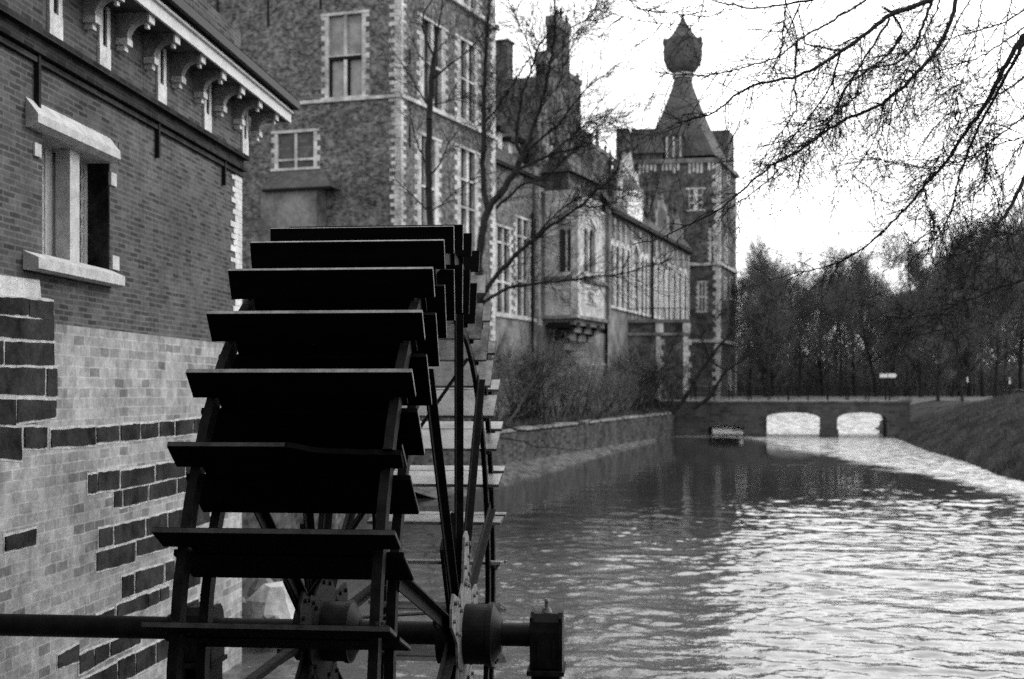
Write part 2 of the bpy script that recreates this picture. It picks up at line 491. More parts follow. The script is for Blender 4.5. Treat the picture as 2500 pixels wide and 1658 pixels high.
for (a, b, c, d, e, f) in blocks:
    q = [on_wall(a, b, .03), on_wall(d, e, .03), on_wall(d, f, .03), on_wall(a, c, .03)]
    q = [(s + rg.uniform(-.006, .006), z + rg.uniform(-.006, .006)) for s, z in q]
    pts = []
    for i in range(4):                           # chipped uneven edges
        p0, p1 = q[i], q[(i + 1) % 4]
        n = 7 if i % 2 == 0 else 4
        for k in range(n):
            t = k / n
            j = 0 if k == 0 else rg.uniform(-.006, .006)
            pts.append((p0[0] + (p1[0] - p0[0]) * t + (j if i % 2 else 0), p0[1] + (p1[1] - p0[1]) * t + (0 if i % 2 else j)))
    m.prism(FM, pts, .0, .030 + rg.uniform(-.003, .004))
    cx = sum(p[0] for p in q) / 4; cz = sum(p[1] for p in q) / 4
    k = len(mo.v)
    g = [(p[0] + (.022 if p[0] > cx else -.022), p[1] + (.024 if p[1] > cz else -.024)) for p in q]
    gg = []
    for i in range(4):
        p0, p1 = g[i], g[(i + 1) % 4]
        for t in range(5): gg.append((p0[0] + (p1[0] - p0[0]) * t / 5 + rg.uniform(-.006, .006), p0[1] + (p1[1] - p0[1]) * t / 5 + rg.uniform(-.006, .006)))
    mo.prism(FM, gg, .0, .0175 + rg.uniform(0, .004))
m.build('dark_ashlar', 'dark_stone', mill, label='dark squared blocks set in pale mortar')
mo.build('mortar_joint', 'mortar', mill)
# pale block above the old corner
m = MB()
m.prism(FM, q2(FM, [(-60, 664), (0, 672), (92, 684), (96, 730), (0, 722), (-60, 716)]), 0, .02)
m.build('pale_block', 'mill_corner', mill)
# old rebuilt patch edge
# window
def sprism(fr, s0, s1, prof):
    return MB().hull([fr.w(a_, o_, z_) for a_ in (s0, s1) for o_, z_ in prof], len(prof))
la, lb_ = FM.hit(88, 320, .1)[0], FM.hit(290, 410, .1)[0]
lt = wzt + .255; l0 = wzt - .02
lint = sprism(FM, la, lb_, [(-.3, l0), (.04, l0), (.12, l0 + .04), (.12, l0 + .12), (.0, lt), (-.05, lt)]).build('window', 'sill_stone', mill, label='two-light mill window with stone lintel and sill')
m = MB()
u0_, u1_ = FM.hit(171, 500, -.05)[0], FM.hit(194, 500, -.05)[0]
m.box(FM, u0_, u1_, -.20, -.05, wzb, wzt)
um = (u0_ + u1_) / 2
m.build('mullion', 'sill_stone', lint)
for u, v0, v1, wd in ((92, 352, 384, .09), (277, 424, 455, .10), (283, 626, 660, .12)):
    a, z0 = FM.hit(u, v1); z1 = FM.hit(u, v0)[1]
    MB().box(FM, a - wd, a + wd * .4, -.15, .02, z0, z1).build('jamb_stone', 'sill_stone', lint)
zs = wzb
a0, a1 = FM.hit(92, 632, .14)[0], FM.hit(303, 680, .14)[0]
so_ = sprism(FM, a0, a1, [(-.3, zs - .12), (.10, zs - .16), (.15, zs - .14), (.15, zs - .04), (-.02, zs + .035), (-.3, zs + .035)])
so_.build('sill', 'sill_stone', lint)
for (ua_, ub_), send in (((111, 129), u0_), ((207, 221), wr)):
    x0, x1 = FM.hit(ua_, 500, -.24)[0], FM.hit(ub_, 500, -.24)[0]
    m = MB()
    m.box(FM, x0, x1, -.30, -.24, zs + .03, wzt)
    m.box(FM, x0 - .06, x1 + .05, -.30, -.18, zs + .035, zs + .065)
    m.box(FM, x1, send, -.31, -.28, zs + .05, zs + .10)
    m.box(FM, x1, send, -.31, -.28, wzt - .06, wzt)
    cs_ = m.build('casement', 'white_paint', lint)
    m = MB(); n = 6; hh = (wzt - zs - .06) / n
    for k in range(n):
        z = zs + .05 + k * hh
        xq = FM.hit(ua_ - 10, 500, -.26)[0]
        for (pa_, pb_) in ((xq, x0 - .005), (x0 - .005, xq)):
            m.tube(FM.w(pa_, -.26, z), FM.w(pb_, -.26, z + hh), .010, n=6)
    m.build('glazing_bar', 'white_paint', cs_)
m = MB(); m.box(FM, wl, wr, -.37, -.34, zs, wzt); m.build('pane', 'glass', lint)
MB().box(FM, wr - .012, wr - .001, -.34, -.01, zs + .03, wzt).build('jamb', 'dark_stone', lint)  # dark lining paints the shade on the far window reveal
# relieving arch above lintel: soldier course, slightly proud
m = MB()
for k in range(22):
    u = 96 + k * 9.3
    a, z = FM.hit(u, 316 + (u - 90) * .43)
    m.box(FM, a - .028, a + .028, 0, .008, z + .01, z + .24)
m.build('soldier_course', 'mill_brick', lint)
# band of dark moulding under the eaves
zB0 = FM.hit(560, 414, .03)[1]
zB1 = FM.hit(560, 352, .1)[1]
Se = S1 + .05
m = MB()
m.box(FM, S0, Se, -.05, .04, zB0, zB0 + .05)
m.box(FM, S0, Se + .02, -.05, .075, zB0 + .08, zB0 + .13)
m.box(FM, S0, Se, -.05, .03, zB0 + .13, zB1 - .06)
m.box(FM, S0, Se + .05, -.05, .10, zB1 - .06, zB1)
m.build('moulded_band', 'dark_band', mill)
# wall anchors
m_an = []
for u, v0, v1 in ((93, 130, 305), (386, 300, 385), (548, 395, 452)):
    a, z0 = FM.hit(u, v1, .03); z1 = FM.hit(u, v0, .03)[1]
    mm = MB(); mm.box(FM, a - .022, a + .022, .003, .05, z0, z1)
    mm.build('wall_anchor', 'iron', mill)
# quoin strip at the end of the mill
m = MB()
qa_ = S1 - FM.hit(561, 600)[0]; qb_ = S1 - FM.hit(571, 600)[0]
teeth(m, FM, S1 + .01, -1, zb + .02, zB0 - .02, 0, qa_ * .92, qb_ * 1.05, .085, 5, .016)
m.build('quoin', 'white_stone', mill)
m = MB(); m.box(FM, S1 - qb_ * .9, S1 + .014, -.3, .012, zb + .02, zB0 - .01)
m.build('corner_stone', 'white_stone', mill)
# eaves: small light vent stones, brackets, soffit, fascia, gutter, roof
OV = .42
zg0 = FM.hit(700, 292, OV)[1]                      # lower edge of the pale fascia
sg = FM.hit(711, 298, OV)[0]
zs_ = zg0 + .02
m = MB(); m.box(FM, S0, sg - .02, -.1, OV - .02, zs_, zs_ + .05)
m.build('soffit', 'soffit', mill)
m = MB()
m.box(FM, S0, sg, OV - .03, OV, zg0, zg0 + .14)
m.box(FM, S0, sg + .01, OV - .02, OV + .035, zg0 + .14, zg0 + .17)
m.box(FM, sg - .03, sg, -.1, OV - .03, zg0, zg0 + .14)
m.build('fascia', 'white_paint', mill)
m = MB()
m.box(FM, S0, sg + .02, OV - .02, OV + .03, zg0 + .185, zg0 + .22)
m.prism(FM, [(S0, zg0 + .21), (sg + .06, zg0 + .21), (sg + .06, zg0 + .32), (S0, zg0 + .32)], OV - .02, OV + .12)
m.build('gutter', 'axle_iron', mill)
m = MB()
A0, A1 = FM.w(S0, OV + .12, zg0 + .33), FM.w(sg + .07, OV + .12, zg0 + .33)
B1, B0 = FM.w(sg + .07, -3.5, zg0 + 2.0), FM.w(S0, -3.5, zg0 + 2.0)
D1, D0 = FM.w(sg + .07, -7.6, zg0 + .33), FM.w(S0, -7.6, zg0 + .33)
m.quad(A0, A1, B1, B0); m.quad(B0, B1, D1, D0); m.quad(A1, D1, B1); m.quad(A0, D0, B0)
m.build('roof', 'slate', mill)
# brackets: ends at these photo columns
ends = [(138, -20), (296, 22), (370, 64), (433, 112), (496, 158), (547, 198), (593, 234), (636, 266), (676, 300)]
def bracket(s):
    b = MB()
    wz = .06
    top = zs_ - .0
    prof = [(0.0, top), (OV - .07, top), (OV - .07, top - .10), (OV - .10, top - .135), (OV - .125, top - .10), (OV - .17, top - .09),
            (OV - .23, top - .12), (OV - .275, top - .17), (OV - .30, top - .23), (OV - .29, top - .275), (OV - .32, top - .33), (OV - .37, top - .35), (0.0, top - .33)]
    vs = [FM.w(s + k * wz, o_, z_) for k in (-1, 1) for o_, z_ in prof]
    b.hull(vs, len(prof))
    return b
for u, v in ends:
    s_ = FM.hit(u, v, OV - .05)[0]
    br = bracket(s_)
    bo = br.build('bracket', 'corbel_stone', mill)
    mm = MB()
    mm.box(FM, s_ - .075, s_ + .075, OV - .07, OV - .045, zs_ - .105, zs_ - .012)
    mm.box(FM, s_ - .03, s_ + .03, OV - .115, OV - .08, zs_ - .16, zs_ - .12)
    mm.build('bracket_cap', 'white_stone', bo)
    mm = MB()
    mm.box(FM, s_ - .07, s_ + .07, .0, .13, zs_ - .34, zs_ - .27)
    mm.box(FM, s_ - .045, s_ + .045, .0, .09, zs_ - .40, zs_ - .34)
    mm.build('bracket_foot', 'white_stone', bo)
sb = [FM.hit(u, v, OV - .05)[0] for u, v in ends]
for k in (0, 1, 3, 5, 7):
    s_ = (sb[k] + sb[k + 1]) / 2 if k + 1 < len(sb) else sb[k] + .4
    mm = MB()
    mm.box(FM, s_ - .13, s_ - .05, 0, .025, zB1 + .03, zs_ - .02); mm.box(FM, s_ + .05, s_ + .13, 0, .025, zB1 + .03, zs_ - .02)
    mm.box(FM, s_ - .135, s_ + .135, 0, .03, zB1, zB1 + .26)
    vo = mm.build('vent', 'white_stone', mill)
    mm = MB(); mm.box(FM, s_ - .06, s_ + .06, 0, .006, zB1 + .30, zs_ - .05); mm.build('vent_hole', 'iron', vo)

# added unseen building behind the viewpoint: shades everything that faces this way
FX = Fr(-14.0, -4.5, R(90))
shd = thing('shade_building', 'added unseen brick building behind the viewpoint, put there to cast shade', 'building', FX.w(20, 4, 0))
hx = [(k * 4.2 + 2.0, k * 4.2 + 3.3, 5.2, 7.4) for k in range(9)]
m = MB(); FXb = Fr(-14.0 + 40, -4.5, R(270))
wall(m, FXb, 0, 40, -1.6, 11, [(40 - b_, 40 - a_, c_, d_) for a_, b_, c_, d_ in hx], 0, .3)
m.quad((-14, -4.5, -1.6), (-14, -14, -1.6), (-14, -14, 11), (-14, -4.5, 11)); m.quad((26, -4.5, -1.6), (26, -14, -1.6), (26, -14, 11), (26, -4.5, 11)); m.quad((-14, -14, -1.6), (26, -14, -1.6), (26, -14, 11), (-14, -14, 11))
m.build('wall', 'castle_brick_dark', shd)
for a_, b_, c_, d_ in hx: window(shd, FXb, (40 - b_, 40 - a_, c_, d_), cols=2, rows=(.6,), jamb=.2, rec=.15, seed=5)
m = MB(); m.quad((-14.4, -4.0, 10.9), (26.4, -4.0, 10.9), (26.4, -9.2, 15), (-14.4, -9.2, 15)); m.quad((-14.4, -14.5, 10.9), (26.4, -14.5, 10.9), (26.4, -9.2, 15), (-14.4, -9.2, 15))
m.build('roof', 'slate', shd)

# ================================================================ waterwheel
AX = -H * 0
HC = 2.0                                           # axle below the eye
ZA = H - HC
FW = Fr(-.95, 10.0, AM)                            # d: away from the camera, n: along the axle to the right
NP, DTH, TH0 = 39, 2 * math.pi / 39, R(85.6)
def wp(x, r, th): return FW.w(-r * math.cos(th), x, ZA + r * math.sin(th))
wheel = thing('waterwheel', 'large black iron and timber waterwheel standing in the river beside the mill', 'waterwheel', FW.w(0, 0, 0))
XL, XR = -.835, .583
RO, R0_, R1_, R2_ = 3.34, 3.14, 3.02, 2.64
def slab(b, x0, x1, ra, ta, rb, tb, th, xs=None):
    """board from radius ra (angle offset ta) to rb (tb)"""
    h = th / 2
    vs = []
    for x in (x0, x1):
        for rr, tt, sg_ in ((ra, ta, 1), (ra, ta, -1), (rb, tb, -1), (rb, tb, 1)):
            vs.append(wp(x, rr, tt + sg_ * h / rr))
    b.hull(vs, 4)
rg = random.Random(11)
for i in range(NP):
    th = TH0 - i * DTH
    jt = rg.uniform(-.004, .004)
    b = MB()
    far_lit = not (math.cos(th) > -.25)  # far boards: skylight on wet wood painted as pale blotches
    if i == 6:                                     # broken board: right half split off lower
        e = MB()
        slab(b, XL, -.10, RO, th, R0_, th - R(.6), .034)
        n = 12; prev = None
        prof = [0, .02, .05, .066, .074, .08, .076, .086, .09, .084, .094, .09, .094]
        for k in range(n):
            x0 = -.10 + (XR + .10 - .02) * k / n; x1 = -.10 + (XR + .10 - .02) * (k + 1) / n
            vs = []
            for x, d_ in ((x0, prof[k]), (x1, prof[k + 1])):
                for rr, tt, sg_ in ((RO - d_, th, 1), (RO - d_, th, -1), (R0_, th - R(.6), -1), (R0_, th - R(.6), 1)):
                    vs.append(wp(x, rr, tt + sg_ * .017 / rr))
            b.hull(vs, 4)
    else:
        slab(b, XL + jt, XR + jt, RO, th, R0_, th - R(.6), .034)
    slab(b, XL + .02 - jt, XR - jt, R1_, th - R(1.0), R2_, th - R(2.3), .034)
    slab(b, XL + .16, XR - .14, R0_ + .01, th - R(.62), R1_ - .01, th - R(1.0), .022)
    pd = mesh_obj('paddle', b.v, b.f, 'wheel_wood' if not far_lit else 'wheel_wet_lit', wheel)
    if i == 6: pd['label'] = 'paddle with a split, broken outer board'
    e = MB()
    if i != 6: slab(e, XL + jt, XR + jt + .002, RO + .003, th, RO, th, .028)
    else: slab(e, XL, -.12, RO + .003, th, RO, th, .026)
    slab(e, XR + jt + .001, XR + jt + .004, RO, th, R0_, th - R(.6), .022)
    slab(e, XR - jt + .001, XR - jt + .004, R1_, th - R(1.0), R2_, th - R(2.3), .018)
    mesh_obj('board_edge', e.v, e.f, 'lit_worn_edge' if i < 6 else 'unlit_edge', pd, uv=False)  # upper paddles get the paler edge: skylight painted onto worn wood
    c = MB()                                       # angle-iron brackets fixing the boards to both rims
    for x in (XL + .12, XR - .10):
        for rr0, rr1, t0 in ((R1_ - .02, RO - .07, -.2), (R2_ - .03, R2_ + .14, -2.2)):
            vs = []
            for xx in (x - .03, x + .03):
                for r_, o_ in ((rr0, .024), (rr0, .032), (rr1, .032), (rr1, .024)): vs.append(wp(xx, r_, th + R(t0) + o_ / r_))
            c.hull(vs, 4)
            for r_ in (rr0 + .05, rr1 - .04):
                c.tube(wp(x, r_, th + R(t0) + .03 / r_), wp(x, r_, th + R(t0) + .052 / r_), .013, n=6)
    mesh_obj('bracket', c.v, c.f, 'wheel_iron', pd, uv=False)
for x in (XL + .13, XR - .11):                      # rims: outer and inner, polygonal angle sections
    for rr, wd in ((3.03, .10), (2.56, .09)):
        b = MB()
        for i in range(NP):
            t0 = TH0 - (i + .5) * DTH; t1 = t0 - DTH
            for (xa, xb, ra, rb) in ((x - .008, x + .008, rr, rr + wd), (x - .05, x - .008, rr + wd - .012, rr + wd), ):
                vs = [wp(xx, r_, t_) for t_ in (t0, t1) for xx, r_ in ((xa, ra), (xb, ra), (xb, rb), (xa, rb))]
                b.hull(vs, 4)
        mesh_obj('rim', b.v, b.f, 'wheel_iron', wheel, uv=False)
    for k in range(10):                             # spokes
        t_ = R(90) + k * R(36) + (R(18) if x < 0 else 0)
        b = MB()
        lat = .045
        def rad(xx, r_, l_):
            p0 = np.array(wp(xx, r_, t_)); q0 = np.array(wp(xx, r_, t_ + l_ / r_)); return q0
        for (xa, xb, la, lb) in ((x + .010, x + .022, -lat, lat), (x + .022, x + .075, lat - .012, lat)):
            vs = [rad(xx, r_, l_) for r_ in (.30, 2.63) for xx, l_ in ((xa, la), (xb, la), (xb, lb), (xa, lb))]
            b.hull(vs, 4)
        sp = mesh_obj('spoke', b.v, b.f, 'wheel_iron', wheel, uv=False)
        b = MB()                                    # socket where the spoke meets the hub
        vs = [rad(xx, r_, l_) for r_, g_ in ((.28, .085), (1.0, .06)) for xx, l_ in ((x - .02, -g_), (x + .009, -g_), (x + .009, g_), (x - .02, g_))]
        b.hull(vs, 4)
        mesh_obj('socket', b.v, b.f, 'wheel_iron', sp, uv=False)
    b = MB()                                        # hub flange
    vs = [wp(xx, .46, R(18) * j) for xx in (x + .078, x + .098) for j in range(20)]
    b.hull(vs, 20)
    for j in range(5):
        t_ = R(96) + j * R(72)
        vs = [wp(xx, r_, t_ + o_ / r_) for xx in (x + .078, x + .098) for r_, o_ in ((.44, -.19), (.44, .19), (.80, .13), (.84, .0), (.80, -.13))]
        b.hull(vs, 5)
    for j in range(5):
        for r_, o_ in ((.74, -.07), (.74, .07), (.64, .1), (.56, -.12), (.50, .12), (.42, -.1), (.40, .1)):
            t_ = R(96) + j * R(72) + o_ / r_
            b.tube(wp(x + .096, r_, t_), wp(x + .12, r_, t_), .019, n=8)
    fl = mesh_obj('hub_plate', b.v, b.f, 'hub_iron' if x > 0 else 'wheel_iron', wheel, uv=False)  # river-side plate gets paler iron, painting the light that falls on it
    b = MB()
    b.tube(FW.w(0, x - .12, ZA), FW.w(0, x + .33, ZA), .245, n=40)
    b.tube(FW.w(0, x + .33, ZA), FW.w(0, x + .40, ZA), .245, .13, n=40)
    b.tube(FW.w(0, x + .05, ZA), FW.w(0, x + .09, ZA), .275, n=40)
    b.tube(FW.w(0, x + .29, ZA), FW.w(0, x + .33, ZA), .26, n=40)
    mesh_obj('hub', b.v, b.f, 'axle_iron', wheel, uv=False)
b = MB()
b.tube(FW.w(0, -3.65, ZA), FW.w(0, 1.32, ZA), .094, n=32)
for xx in (1.14, -1.95): b.tube(FW.w(0, xx, ZA), FW.w(0, xx + .04, ZA), .115, n=32)
mesh_obj('axle', b.v, b.f, 'axle_iron', wheel, uv=False)
# inner cross braces between hubs and rims
for k in range(5):
    t_ = R(90 + 18 + 72 * k)
    b = MB(); b.tube(wp(XL + .15, .5, t_), wp(XR - .13, 2.5, t_ + .1), .016, n=6)
    mesh_obj('tie_rod', b.v, b.f, 'wheel_iron', wheel, uv=False)

# bearings on their posts
def bearing(x, lab, cap):
    t = thing('bearing_stand', lab, 'bearing', FW.w(0, x, -.5))
    b = MB()
    vs = []
    prof = [(-.155, -.24), (.155, -.24), (.155, -.08), (.150, .05), (.13, .13), (.07, .19), (-.07, .19), (-.13, .13), (-.150, .05), (-.155, -.08)]
    b.hull([FW.w(d_, xx, ZA + z_) for xx in (x - .10, x + .10) for d_, z_ in prof], len(prof))
    b.hull([FW.w(d_ * 1.06, xx, ZA + z_ * 1.06) for xx in (x + .10, x + .135) for d_, z_ in prof], len(prof))
    b.hull([FW.w(d_ * 1.06, xx, ZA + z_ * 1.06) for xx in (x - .125, x - .10) for d_, z_ in prof], len(prof))
    b.build('housing', 'axle_iron', t)
    b = MB()
    b.tube(FW.w(0, x, ZA + .18), FW.w(0, x, ZA + .225), .05, .03, n=12)
    b.tube(FW.w(0, x, ZA + .225), FW.w(0, x, ZA + .28), .017, n=10)
    b.tube(FW.w(0, x, ZA + .28), FW.w(0, x, ZA + .30), .024, .012, n=10)
    b.build('grease_cup', 'hub_iron', t)
    for s in (-1, 1):
        b = MB()
        for dd in (-.13, .13): b.tube(FW.w(dd, x + s * .117, ZA - .26), FW.w(dd, x + s * .117, ZA + .17), .013, n=8)
        b.tube(FW.w(-.165, x + s * .06, ZA - .02), FW.w(-.165, x + s * .06, ZA - .16), .012, n=8)
        b.build('bolt', 'axle_iron', t)
    b = MB()
    b.box(FW, -.2, .2, x - .15, x + .15, ZA - .29, ZA - .255)
    b.box(FW, -.17, .17, x - .115, x - .09, -1.5, ZA - .29)
    b.box(FW, -.17, .17, x + .09, x + .115, -1.5, ZA - .29)
    b.box(FW, -.02, .02, x - .09, x + .09, -1.5, ZA - .29)
    b.build('post', 'wheel_iron', t)
    return t
bearing(1.24, 'iron bearing block with grease cup on a post at the open-water end of the shaft', True)
bearing(-1.66, 'iron bearing block on a post between the wheel paddles and the mill wall', True)
# low timber sill beam under the wheel, visible through the paddles
t = mesh_obj('beam', *(lambda b: (b.v, b.f))(MB().box(FW, 1.2, 1.5, -2.2, .9, .30, .52)), 'wheel_wood', None, label='dark horizontal timber beam just above the water behind the wheel', category='beam')

# ================================================================ castle: near tower
Y0 = 68.0
AB = math.atan(.444)
FB = Fr(-272 / F * Y0, Y0, AB)
AA = math.atan2(1, -.296)
FA = Fr(-272 / F * Y0, Y0, AA)
GZ = 2.0
def hl(fr, u0, u1, vt, vb, off=0.0):
    """opening from pixel columns u0..u1; rows given at the opening's middle column"""
    um_ = (u0 + u1) / 2
    return (fr.hit(u0, vt, off)[0], fr.hit(u1, vt, off)[0], fr.hit(um_, vb, off)[1], fr.hit(um_, vt, off)[1])
t1 = thing('castle_tower', 'square brick tower with white corner stones behind the mill roof', 'tower', FB.w(5, -5, GZ), None)
sAl = FA.hit(484, 200)[0]
sBr = FB.hit(1209, 200)[0]
ZT1 = H + 1150 / F * Y0
hA = [hl(FA, 800, 886, 36, 236), hl(FA, 676, 768, 324, 410)]
hB = [hl(FB, 1030, 1082, 58, 262), hl(FB, 1121, 1163, 106, 296), hl(FB, 1024, 1066, 336, 640), hl(FB, 1121, 1163, 368, 650),
      hl(FB, 1030, 1082, -190, -30), hl(FB, 1128, 1166, -90, 28)]
m = MB()
wall(m, FA, sAl, 0, GZ - .5, ZT1, hA)
wall(m, FB, 0, sBr, GZ - .5, ZT1, hB)
pA = np.array(FA.w(sAl, 0, 0)); pB = np.array(FB.w(sBr, 0, 0)); pC = pA + pB - np.array(FB.w(0, 0, 0))
for a_, b_ in ((pB, pC), (pC, pA)):
    m.quad((a_[0], a_[1], GZ - .5), (b_[0], b_[1], GZ - .5), (b_[0], b_[1], ZT1), (a_[0], a_[1], ZT1))
m.build('wall', 'castle_brick', t1)
ctr = (pA + pB) / 2; apex = (ctr[0], ctr[1], ZT1 + 8)
m = MB()
cs = [np.array(FB.w(0, 0, ZT1)), pB + (0, 0, ZT1), pC + (0, 0, ZT1), pA + (0, 0, ZT1)]
for k in range(4): m.quad(cs[k], cs[(k + 1) % 4], apex)
m.build('roof', 'slate', t1)
window(t1, FA, hA[0], cols=2, rows=(.5,), jamb=.40, pane='blind', rec=.22, bar=.2, seed=1, transom_w=.10)
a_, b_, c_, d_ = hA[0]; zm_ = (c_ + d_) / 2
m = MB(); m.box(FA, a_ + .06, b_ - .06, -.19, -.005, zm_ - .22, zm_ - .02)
m.build('sash_shadow', 'iron', t1)  # dark bar paints the shadow line under the upper sash
for x_ in (a_ + .06, (a_ + b_) / 2 + .1): MB().box(FA, x_, x_ + .14, -.20, -.10, c_, zm_ - .2).build('gap_shadow', 'iron', t1)  # dark strips paint the shade beside the recessed lower lights
window(t1, FA, hA[1], cols=2, rows=(.24,), jamb=.36, pane='slate_light', rec=.12, bar=.16, seed=2)
for k, (h_, rr) in enumerate(zip(hB, ((.5,), (.52,), (.6,), (.50, .74), (.5,), (.5,)))):
    window(t1, FB, h_, cols=2, rows=rr, jamb=.62, pane='glass', rec=.25, bar=.34, seed=3 + k, side=.22)
m = MB()
zst = FA.hit(978, 238)[1]
m.box(FA, sAl, .02, -.05, .16, zst, zst + .18); m.box(FB, -.02, sBr + .1, -.05, .16, zst, zst + .22)
zst2 = FB.hit(1209, 73)[1]
m.box(FB, -.02, sBr + .2, -.05, .25, zst2, zst2 + .25); m.box(FA, sAl, .02, -.05, .16, zst2, zst2 + .2)
m.build('string_course', 'castle_stone', t1)
m = MB()
teeth(m, FA, 0, -1, GZ, ZT1, 0, .62, .36, .235, 7, .03)
teeth(m, FB, 0, 1, GZ, ZT1, 0, .62, .30, .235, 8, .03)
m.build('quoin', 'castle_stone', t1)
for fr, s_, sg2_, l1_, l2_, sd_ in ((FB, sBr, -1, .8, .5, 9), (FA, sAl, 1, .5, .2, 10)):
    m = MB(); teeth(m, fr, s_, sg2_, GZ, ZT1, 0, l1_, l2_, .27, sd_, .03); m.build('quoin', 'castle_stone', t1)
for fr, u, v0, v1 in ((FA, 532, 0, 70), (FA, 655, 0, 66), (FA, 783, -30, 22), (FB, 1000, 120, 156), (FB, 1000, 302, 362)):
    a, z0 = fr.hit(u, v1); z1 = fr.hit(u, v0)[1]
    mm = MB(); mm.box(fr, a - .05, a + .05, 0, .06, z0, z1); mm.build('wall_anchor', 'iron', t1)
# lean-to projecting from the tower
D_ = 1.5
a0, zr = FA.hit(660, 419, 0); a1, _ = FA.hit(790, 419, 0)
b0, ze = FA.hit(640, 461, D_); b1, _ = FA.hit(806, 458, D_)
lean = t1
m = MB()
m.box(FA, a0 + .05, a1 + .15, 0, D_ - .25, GZ - .5, ze)
m.build('lean_to_wall', 'castle_plaster', t1)
m = MB()
v_ = [FA.w(a0, 0, zr), FA.w(a1, 0, zr), FA.w(b1, D_, ze), FA.w(b0, D_, ze)]
v2 = [(p[0], p[1], p[2] - .12) for p in v_]
m.hull([*v_, *v2], 4)
m.quad(FA.w(a0, 0, zr - .05), FA.w(b0, D_, ze - .05), FA.w(b0, 0, ze - .05)); m.quad(FA.w(a1, 0, zr - .05), FA.w(b1, D_, ze - .05), FA.w(b1, 0, ze - .05))
m.build('lean_to_roof', 'slate_light', t1)
m = MB(); m.box(FA, b0, b1, D_ - .1, D_ + .06, ze - .18, ze - .05); m.build('gutter', 'iron', t1)

# ================================================================ castle: middle wing, gable, chapel bay
FB2 = Fr(*(FB.p - FB.n * .9), math.atan(.43))
wing = thing('castle_wing', 'castle wing with pinnacled gable and tall white framed windows beside the tower', 'castle', FB2.w(26, -4, GZ))
sW0 = sBr - .5; sW1 = FB2.hit(1300, 700)[0]
zW = FB2.hit(1290, 434)[1]
hW = [hl(FB2, 1213, 1244, 556, 764), hl(FB2, 1262, 1291, 536, 772)]
m = MB()
wall(m, FB2, sW0, sW1, GZ - .5, zW, hW)
m.build('wall', 'castle_brick', wing)
zsl = FB2.hit(1250, 775)[1]
m = MB(); m.box(FB2, sW0, sW1 + .1, 0, .10, GZ - .5, zsl - .1); m.build('plinth', 'castle_plaster', wing)
m = MB(); m.box(FB2, sW0, sW1 + .2, 0, .25, zsl - .1, zsl + .12); m.build('string_course', 'castle_stone', wing)
for k, h_ in enumerate(hW): window(wing, FB2, h_, cols=2, rows=(.36, .82), jamb=.62, rec=.22, bar=.30, seed=20 + k, transom_w=.16)
m = MB(); m.box(FB2, sW0, sW1 + .1, -.1, .35, zW, zW + .22); m.build('gutter', 'iron', wing)
# roof over the short front
m = MB()
m.quad(FB2.w(sW0, .4, zW + .2), FB2.w(sW1, .4, zW + .2), FB2.w(sW1, -4.5, zW + 4.6), FB2.w(sW0, -4.5, zW + 4.6))
m.quad(FB2.w(sW0, -4.5, zW + 4.6), FB2.w(sW1, -4.5, zW + 4.6), FB2.w(sW1, -10, zW), FB2.w(sW0, -10, zW))
m.build('front_roof', 'slate', wing)
for u, v0, v1 in ((1221, 322, 398), (1246, 348, 400), (1268, 350, 402)):      # small roof dormers
    a, z0 = FB2.hit(u, v1, -1.5); z1 = FB2.hit(u, v0, -1.5)[1]
    mm = MB(); mm.box(FB2, a - .35, a + .35, -4, -1.5, z0, z1)
    dm = mm.build('dormer', 'castle_stone', wing)
    mm = MB(); mm.box(FB2, a - .55, a + .55, -4, -1.2, z1, z1 + .35); mm.build('dormer_roof', 'iron', dm)
# gable
GO = -.3
gpx = [(1303, 800), (1303, 425), (1316, 418), (1316, 270), (1331, 262), (1331, 155), (1357, 148), (1357, 60), (1391, 68), (1391, 190), (1418, 202), (1418, 318), (1446, 334), (1446, 356), (1480, 378), (1494, 388), (1494, 800)]
gp = q2(FB2, gpx, GO)
gp[0] = (gp[0][0], GZ - .5); gp[-1] = (gp[-1][0], GZ - .5)
m = MB(); m.prism(FB2, gp, GO - .8, GO); m.build('gable', 'castle_brick_dark', wing)
m = MB()
for (u, v), (u2, v2) in zip(gpx[1:], gpx[2:-1]):
    a, z = FB2.hit(u, v, GO); a2, z2 = FB2.hit(u2, v2, GO)
    if abs(u - u2) > 3: m.box(FB2, a - .12, a2 + .12, GO - .85, GO + .10, z - .05 if z < z2 else z2 - .05, max(z, z2) + .16)
rg = random.Random(8)
for _ in range(46):
    u = rg.uniform(1312, 1478); 
    top = 190 + abs(u - 1372) * 1.9
    v = rg.uniform(top, 460)
    a, z = FB2.hit(u, v, GO)
    m.box(FB2, a - rg.uniform(.15, .4), a + rg.uniform(.15, .4), GO, GO + .06, z, z + rg.uniform(.25, 1.4))
m.build('coping', 'castle_plaster', wing)
def pinnacle(u, v0, v1, w_=.28, off=GO - .4, par=wing, fr=FB2):
    a, z0 = fr.hit(u, v1, off); z1 = fr.hit(u, v0, off)[1]
    c = fr.w(a, off, 0)
    hh = z1 - z0
    pr = [(w_, z0 - .3), (w_, z0 + .12 * hh), (w_ * 1.5, z0 + .14 * hh), (w_ * 1.5, z0 + .2 * hh), (w_ * .75, z0 + .26 * hh), (w_ * .45, z0 + .55 * hh), (w_ * 1.0, z0 + .60 * hh), (w_ * .9, z0 + .68 * hh), (w_ * .3, z0 + .72 * hh), (w_ * .55, z0 + .82 * hh), (w_ * .15, z0 + .9 * hh), (.01, z1)]
    mesh_obj('pinnacle', *(lambda b: (b.v, b.f))(MB().lathe(c, pr, 8)), 'castle_brick_dark', par, uv=False)
